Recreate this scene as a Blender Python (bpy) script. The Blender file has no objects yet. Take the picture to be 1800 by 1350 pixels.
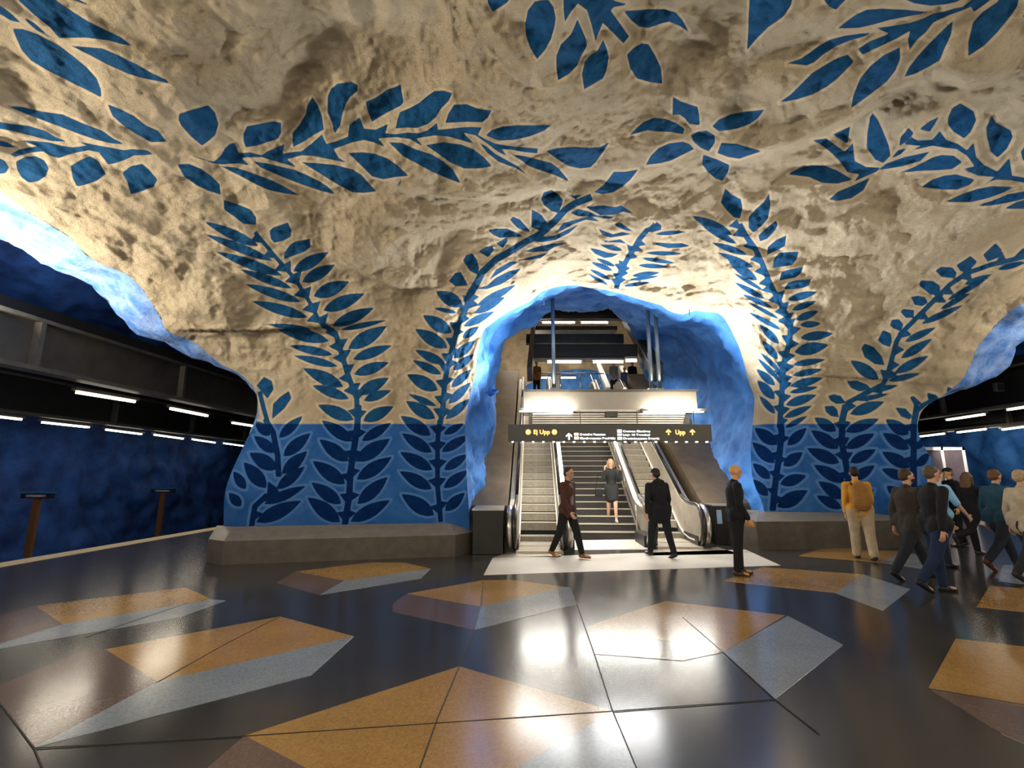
import bpy, bmesh, math, random
import numpy as np
from mathutils import Vector, Matrix
random.seed(7)
C = bpy.context.scene.collection
PI = math.pi
# ------------------------------------------------------------------ camera
EYE = 1.65
PITCH = math.radians(10.53)
cp, sp = math.cos(PITCH), math.sin(PITCH)
cam_d = bpy.data.cameras.new('camera'); cam = bpy.data.objects.new('camera', cam_d); C.objects.link(cam)
cam_d.sensor_width = 36; cam_d.lens = 17.0; cam_d.clip_start = 0.05; cam_d.clip_end = 200
cam.location = (0, 0, EYE); cam.rotation_euler = (PI/2 + PITCH, 0, 0)
bpy.context.scene.camera = cam
# ------------------------------------------------------------------ view
vs = bpy.context.scene.view_settings
vs.view_transform = 'Standard'; vs.look = 'None'; vs.gamma = 1.0; vs.use_curve_mapping = False
vs.exposure = 0.0
w = bpy.data.worlds.new('world'); bpy.context.scene.world = w; w.use_nodes = True
w.node_tree.nodes['Background'].inputs[0].default_value = (0.9, 0.85, 0.75, 1)
w.node_tree.nodes['Background'].inputs[1].default_value = 0.03
# ------------------------------------------------------------------ lights (station luminaires and added fills)
def area(loc, direc, sx, sy, power, col=(1.0, 0.87, 0.68), spread=None):
    d = bpy.data.lights.new('area_light', 'AREA'); d.shape = 'RECTANGLE'; d.size = sx; d.size_y = sy
    d.energy = power; d.color = col
    if spread: d.spread = math.radians(spread)
    o = bpy.data.objects.new('area_light', d); C.objects.link(o); o.location = loc
    z = -Vector(direc).normalized(); ax = Vector((0, 1, 0)) if sy > sx else Vector((1, 0, 0))   # the long side keeps to the beam's run
    l = (ax - z*ax.dot(z)).normalized()
    X_, Y_ = (l.cross(z), l) if sy > sx else (l, z.cross(l))
    o.rotation_euler = Matrix((X_, Y_, z)).transposed().to_euler()
    return o
WARM = (1.0, 0.89, 0.72); COOL = (0.95, 0.96, 0.95); NEUT = (1.0, 0.92, 0.8)
# uplights lying on the platform beams, left and right, turned to the hall side
for y in (-7, -4, -1, 2, 5, 7.6):
    area((-9.15, y, 4.25), (0.84, 0.1, 0.58), 0.16, 1.5, 225, WARM)
area((-10.6, 7, 5.1), (-0.3, 0, 1), 0.2, 12, 110, NEUT)  # added light, unseen, to lift the dark rock over the left track
for y in (-7, -3, 1, 5, 9):
    area((13.9, y, 4.4), (-0.8, 0.1, 0.6), 0.16, 1.5, 170, WARM)
# uplights on the girder over the foot of the escalators
for x in (0.75, 2.6, 4.5):
    area((x, 12.1, 3.95), (0.0 + (x-2.6)*0.3, -0.80, 0.62), 1.5, 0.16, 190, COOL, 140)
    area((x, 13.6, 4.3), (0.0, 0.5, 0.9), 1.5, 0.16, 2, COOL)
# added fill lights, unseen behind the viewer, for the vault and piers
for x, y, z, p in ((-4.5, -3.2, 3.0, 110), (-1.0, -5.0, 3.2, 120), (4.0, -4.4, 3.2, 170), (9.0, -3.0, 3.4, 190), (5.5, 1.2, 3.4, 0)):
    if p: area((x, y, z), (0.05*(-x), 0.95, 0.55), 1.6, 0.3, p, WARM)
# ------------------------------------------------------------------ photograph ray -> point in the hall
def ray(px, py):
    r = (px-900)/850.0; u = (675-py)/850.0
    return Vector((r, cp - u*sp, u*cp + sp))
def PZ(px, py, z=0.0):
    d = ray(px, py); t = (z-EYE)/d.z
    return Vector((d.x*t, d.y*t, z))
def PY(px, py, y):
    d = ray(px, py); t = y/d.y
    return Vector((d.x*t, y, EYE + d.z*t))
def azel(px, py):
    d = ray(px, py)
    return math.atan2(d.x, d.y), math.atan2(d.z, math.hypot(d.x, d.y))
# ------------------------------------------------------------------ materials
def mat(name, col, rough=0.5, metal=0.0, emit=None, es=0.0, var=0.0, vscale=6.0, bump=0.0, bscale=60.0, col2=None, spec=0.5, coat=0.0):
    m = bpy.data.materials.new(name); m.use_nodes = True
    nt = m.node_tree; b = nt.nodes['Principled BSDF']
    b.inputs['Base Color'].default_value = (*col, 1); b.inputs['Roughness'].default_value = rough
    b.inputs['Metallic'].default_value = metal; b.inputs['Specular IOR Level'].default_value = spec
    if coat: b.inputs['Coat Weight'].default_value = coat
    if emit: b.inputs['Emission Color'].default_value = (*emit, 1); b.inputs['Emission Strength'].default_value = es
    if var or col2 or bump:
        tc = nt.nodes.new('ShaderNodeTexCoord')
        n = nt.nodes.new('ShaderNodeTexNoise'); n.inputs['Scale'].default_value = vscale; n.inputs['Detail'].default_value = 5; n.inputs['Roughness'].default_value = 0.6
        nt.links.new(tc.outputs['Object'], n.inputs['Vector'])
        if var or col2:
            rp = nt.nodes.new('ShaderNodeValToRGB')
            c2 = col2 or tuple(max(0, c*(1-var)) for c in col)
            rp.color_ramp.elements[0].position = 0.35; rp.color_ramp.elements[0].color = (*c2, 1)
            rp.color_ramp.elements[1].position = 0.65; rp.color_ramp.elements[1].color = (*col, 1)
            nt.links.new(n.outputs['Fac'], rp.inputs['Fac']); nt.links.new(rp.outputs['Color'], b.inputs['Base Color'])
        if bump:
            n2 = nt.nodes.new('ShaderNodeTexNoise'); n2.inputs['Scale'].default_value = bscale; n2.inputs['Detail'].default_value = 4
            nt.links.new(tc.outputs['Object'], n2.inputs['Vector'])
            bp = nt.nodes.new('ShaderNodeBump'); bp.inputs['Strength'].default_value = bump; bp.inputs['Distance'].default_value = 0.02
            nt.links.new(n2.outputs['Fac'], bp.inputs['Height']); nt.links.new(bp.outputs['Normal'], b.inputs['Normal'])
    return m
M = {}
M['steel'] = mat('brushed_steel', (0.62, 0.60, 0.56), 0.28, 0.9, var=0.15, vscale=3)
M['steel_dark'] = mat('dark_steel', (0.10, 0.10, 0.095), 0.4, 0.7, var=0.3)
M['steel_warm'] = mat('escalator_metal', (0.50, 0.45, 0.37), 0.38, 0.6, var=0.2, vscale=4)
M['gantry'] = mat('gantry_cladding', (0.36, 0.33, 0.28), 0.35, 0.5, var=0.15, vscale=2)
M['riser'] = mat('step_riser', (0.40, 0.36, 0.29), 0.5, 0.2, var=0.25, vscale=9)
M['nose2'] = mat('stair_nosing', (0.46, 0.41, 0.33), 0.45, 0.1)
M['nose'] = mat('step_nosing', (0.75, 0.70, 0.6), 0.4, 0.2)
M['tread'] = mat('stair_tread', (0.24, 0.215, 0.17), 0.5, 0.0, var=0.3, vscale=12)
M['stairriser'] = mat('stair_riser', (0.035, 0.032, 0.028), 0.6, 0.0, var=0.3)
M['black'] = mat('black_paint', (0.015, 0.015, 0.015), 0.45)
M['rubber'] = mat('handrail_rubber', (0.012, 0.012, 0.012), 0.28)
M['beam'] = mat('beam_grey', (0.085, 0.078, 0.066), 0.5, 0.2, var=0.35, vscale=2)
M['beam_black'] = mat('beam_black', (0.012, 0.012, 0.012), 0.55)
M['flange'] = mat('beam_flange', (0.14, 0.13, 0.11), 0.5, 0.3, var=0.3)
M['concrete'] = mat('plinth_concrete', (0.080, 0.068, 0.052), 0.6, 0, var=0.35, vscale=5, bump=0.3, bscale=40)  # plinth fronts: their shade is put into this dark base colour
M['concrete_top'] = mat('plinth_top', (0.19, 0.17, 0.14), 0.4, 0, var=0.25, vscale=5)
M['clad'] = mat('brown_cladding', (0.17, 0.125, 0.08), 0.42, 0.5, var=0.3, vscale=2.5)
M['cabinet'] = mat('cabinet_dark', (0.016, 0.014, 0.012), 0.4, 0.3, var=0.2)
M['sign'] = mat('sign_panel', (0.062, 0.058, 0.046), 0.5, 0.1, var=0.1)
M['led_orange'] = mat('led_orange', (1, .4, .08), 0.5, emit=(1.0, 0.45, 0.10), es=3.2)
M['led_white'] = mat('sign_white', (1, 1, 1), 0.5, emit=(0.9, 0.95, 1), es=1.6)
M['tube'] = mat('fluorescent_tube', (1, 1, 1), 0.5, emit=(1.0, 0.9, 0.72), es=9)
M['tube_hot'] = mat('fluorescent_tube_near', (1, 1, 1), 0.5, emit=(1.0, 0.95, 0.86), es=22)
M['lamp_body'] = mat('lamp_housing', (0.16, 0.145, 0.12), 0.5, 0.2)
M['pole'] = mat('pole_grey', (0.19, 0.24, 0.28), 0.4, 0.6)
M['white_frame'] = mat('white_frame', (0.7, 0.7, 0.68), 0.4)
M['glass_dark'] = mat('dark_glass', (0.13, 0.10, 0.11), 0.12, 0.0, var=0.3, vscale=1.5)
M['edge_strip'] = mat('platform_edge', (0.62, 0.50, 0.30), 0.5, var=0.12, vscale=8)
M['pit'] = mat('track_pit', (0.012, 0.013, 0.016), 0.9, var=0.4)
M['post_wood'] = mat('brown_post', (0.20, 0.085, 0.028), 0.5, var=0.3, vscale=20)
M['blue_edge'] = mat('blue_lacquer', (0.02, 0.16, 0.40), 0.4)
M['orange_box'] = mat('orange_box', (0.55, 0.16, 0.02), 0.5)

def rock_blue(name, c1, c2, rough=0.75):
    return mat(name, c1, rough, 0, col2=c2, vscale=1.3, bump=0.7, bscale=14)
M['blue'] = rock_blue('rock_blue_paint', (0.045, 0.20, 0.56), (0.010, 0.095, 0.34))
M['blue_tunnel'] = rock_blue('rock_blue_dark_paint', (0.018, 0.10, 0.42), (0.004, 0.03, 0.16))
M['blue_lit'] = mat('rock_blue_paint_lit', (0.21, 0.33, 0.62), 0.8, 0, col2=(0.03, 0.14, 0.46), vscale=3.2, bump=0.8, bscale=14)  # blue reveal paint made paler: the lamps' glare is put into its colour
M['cream_plain'] = mat('rock_cream_paint', (0.56, 0.46, 0.32), 0.8, 0, var=0.4, vscale=1.2, bump=0.8, bscale=9)
# ------------------------------------------------------------------ mesh helpers
class MB:
    def __init__(s): s.v = []; s.f = []
    def box(s, x0, x1, y0, y1, z0, z1):
        b = len(s.v)
        s.v += [(x0,y0,z0),(x1,y0,z0),(x1,y1,z0),(x0,y1,z0),(x0,y0,z1),(x1,y0,z1),(x1,y1,z1),(x0,y1,z1)]
        s.f += [tuple(b+i for i in q) for q in ((0,3,2,1),(4,5,6,7),(0,1,5,4),(1,2,6,5),(2,3,7,6),(3,0,4,7))]
        return s
    def bar(s, a, b, wx, hz, up=(0,0,1)):          # box section along a segment
        a = Vector(a); b = Vector(b); d = (b-a).normalized(); side = d.cross(Vector(up)).normalized(); u = side.cross(d).normalized()
        k = len(s.v)
        for p in (a, b):
            for sx, sz in ((-1,-1),(1,-1),(1,1),(-1,1)):
                s.v.append(tuple(p + side*sx*wx/2 + u*sz*hz/2))
        s.f += [tuple(k+i for i in q) for q in ((0,1,2,3),(7,6,5,4),(0,4,5,1),(1,5,6,2),(2,6,7,3),(3,7,4,0))]
        return s
    def tube(s, pts, rad, n=8, closed=False):
        pts = [Vector(p) for p in pts]; rad = rad if hasattr(rad, '__len__') else [rad]*len(pts)
        k0 = len(s.v); prev = None
        for i, p in enumerate(pts):
            d = (pts[min(i+1, len(pts)-1)] - pts[max(i-1, 0)]).normalized()
            if prev is None:
                a = Vector((0,0,1)) if abs(d.z) < 0.9 else Vector((1,0,0)); s1 = d.cross(a).normalized()
            else:
                s1 = (prev - d*prev.dot(d)).normalized()
            prev = s1; s2 = d.cross(s1)
            for j in range(n):
                a = 2*PI*j/n; s.v.append(tuple(p + (s1*math.cos(a) + s2*math.sin(a))*rad[i]))
        for i in range(len(pts)-1):
            for j in range(n):
                a = k0+i*n+j; b = k0+i*n+(j+1) % n; s.f.append((a, b, b+n, a+n))
        s.f.append(tuple(k0+j for j in range(n))[::-1]); e = k0+(len(pts)-1)*n; s.f.append(tuple(e+j for j in range(n)))
        return s
    def prism(s, poly, z0, z1):                    # horizontal polygon, extruded up
        k = len(s.v); n = len(poly)
        s.v += [(p[0], p[1], z0) for p in poly] + [(p[0], p[1], z1) for p in poly]
        s.f.append(tuple(k+i for i in range(n))[::-1]); s.f.append(tuple(k+n+i for i in range(n)))
        s.f += [(k+i, k+(i+1) % n, k+n+(i+1) % n, k+n+i) for i in range(n)]
        return s
    def xprism(s, poly, x0, x1):                   # polygon in (y,z) extruded along x
        k = len(s.v); n = len(poly)
        s.v += [(x0, p[0], p[1]) for p in poly] + [(x1, p[0], p[1]) for p in poly]
        s.f.append(tuple(k+i for i in range(n))); s.f.append(tuple(k+n+i for i in range(n))[::-1])
        s.f += [(k+i, k+n+i, k+n+(i+1) % n, k+(i+1) % n) for i in range(n)]
        return s
    def ell(s, c, r, n=10, m=7, rot=None):
        k = len(s.v); c = Vector(c)
        for i in range(m+1):
            t = PI*i/m
            for j in range(n):
                a = 2*PI*j/n; q = Vector((math.sin(t)*math.cos(a)*r[0], math.sin(t)*math.sin(a)*r[1], math.cos(t)*r[2]))
                if rot: q = rot @ q
                s.v.append(tuple(c+q))
        for i in range(m):
            for j in range(n):
                a = k+i*n+j; b = k+i*n+(j+1) % n; s.f.append((a, a+n, b+n, b))
        return s
    def build(s, name, m, parent=None, smooth=False, loc=None):
        me = bpy.data.meshes.new(name); me.from_pydata(s.v, [], s.f); me.validate(); me.update()
        if m: me.materials.append(m)
        if smooth: me.polygons.foreach_set('use_smooth', [True]*len(me.polygons))
        o = bpy.data.objects.new(name, me); C.objects.link(o)
        if loc is not None: o.location = loc
        if parent: o.parent = parent
        return o
def fixn(o):
    bm = bmesh.new(); bm.from_mesh(o.data); bmesh.ops.recalc_face_normals(bm, faces=bm.faces); bm.to_mesh(o.data); bm.free(); return o
def bevel(o, wd=0.01, seg=2):
    md = o.modifiers.new('bevel', 'BEVEL'); md.width = wd; md.segments = seg; md.limit_method = 'ANGLE'; return o
def tag(o, label, cat, group=None, kind=None):
    o['label'] = label; o['category'] = cat
    if group: o['group'] = group
    if kind: o['kind'] = kind
    return o
def struct(o, label=None):
    o['kind'] = 'structure'
    if label: o['label'] = label
    return o
def empty(name, loc=(0,0,0), rz=0.0):
    o = bpy.data.objects.new(name, None); C.objects.link(o); o.location = loc; o.rotation_euler = (0,0,rz); o.empty_display_size = 0.2; return o
def copy_tree(o, parent=None):
    c = o.copy(); C.objects.link(c)
    if parent: c.parent = parent
    for ch in list(o.children): copy_tree(ch, c)
    return c
# ------------------------------------------------------------------ numpy gradient noise
_rs = np.random.RandomState(3)
_P = _rs.permutation(256); _P = np.concatenate([_P, _P])
_G = _rs.normal(size=(256, 3)); _G /= np.linalg.norm(_G, axis=1)[:, None]
def pn(X, Y, Z):
    xi = np.floor(X).astype(int); yi = np.floor(Y).astype(int); zi = np.floor(Z).astype(int)
    xf = X-xi; yf = Y-yi; zf = Z-zi; xi &= 255; yi &= 255; zi &= 255
    u = xf*xf*xf*(xf*(xf*6-15)+10); v = yf*yf*yf*(yf*(yf*6-15)+10); w_ = zf*zf*zf*(zf*(zf*6-15)+10)
    def g(dx, dy, dz):
        h = _G[_P[(_P[(_P[(xi+dx) & 255] + yi+dy) & 255] + zi+dz) & 255] & 255]
        return h[..., 0]*(xf-dx) + h[..., 1]*(yf-dy) + h[..., 2]*(zf-dz)
    def l(a, b, t): return a + t*(b-a)
    return l(l(l(g(0,0,0), g(1,0,0), u), l(g(0,1,0), g(1,1,0), u), v), l(l(g(0,0,1), g(1,0,1), u), l(g(0,1,1), g(1,1,1), u), v), w_)*1.6
def rock_noise(X, Y, Z, low=1.0, fine=1.0):
    a = pn(X/2.3+5, Y/2.3, Z/2.3)*0.30*low
    b = -np.abs(pn(X/1.25, Y/1.25+9, Z/1.25))*0.36*low + 0.09*low
    c = np.abs(pn(X/0.55, Y/0.55, Z/0.55+4))*0.14*fine
    d = pn(X/0.22, Y/0.22, Z/0.22)*0.050*fine
    e = pn(X/0.09+3, Y/0.09, Z/0.09)*0.030*fine
    return a + b + c + d + e
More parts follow.
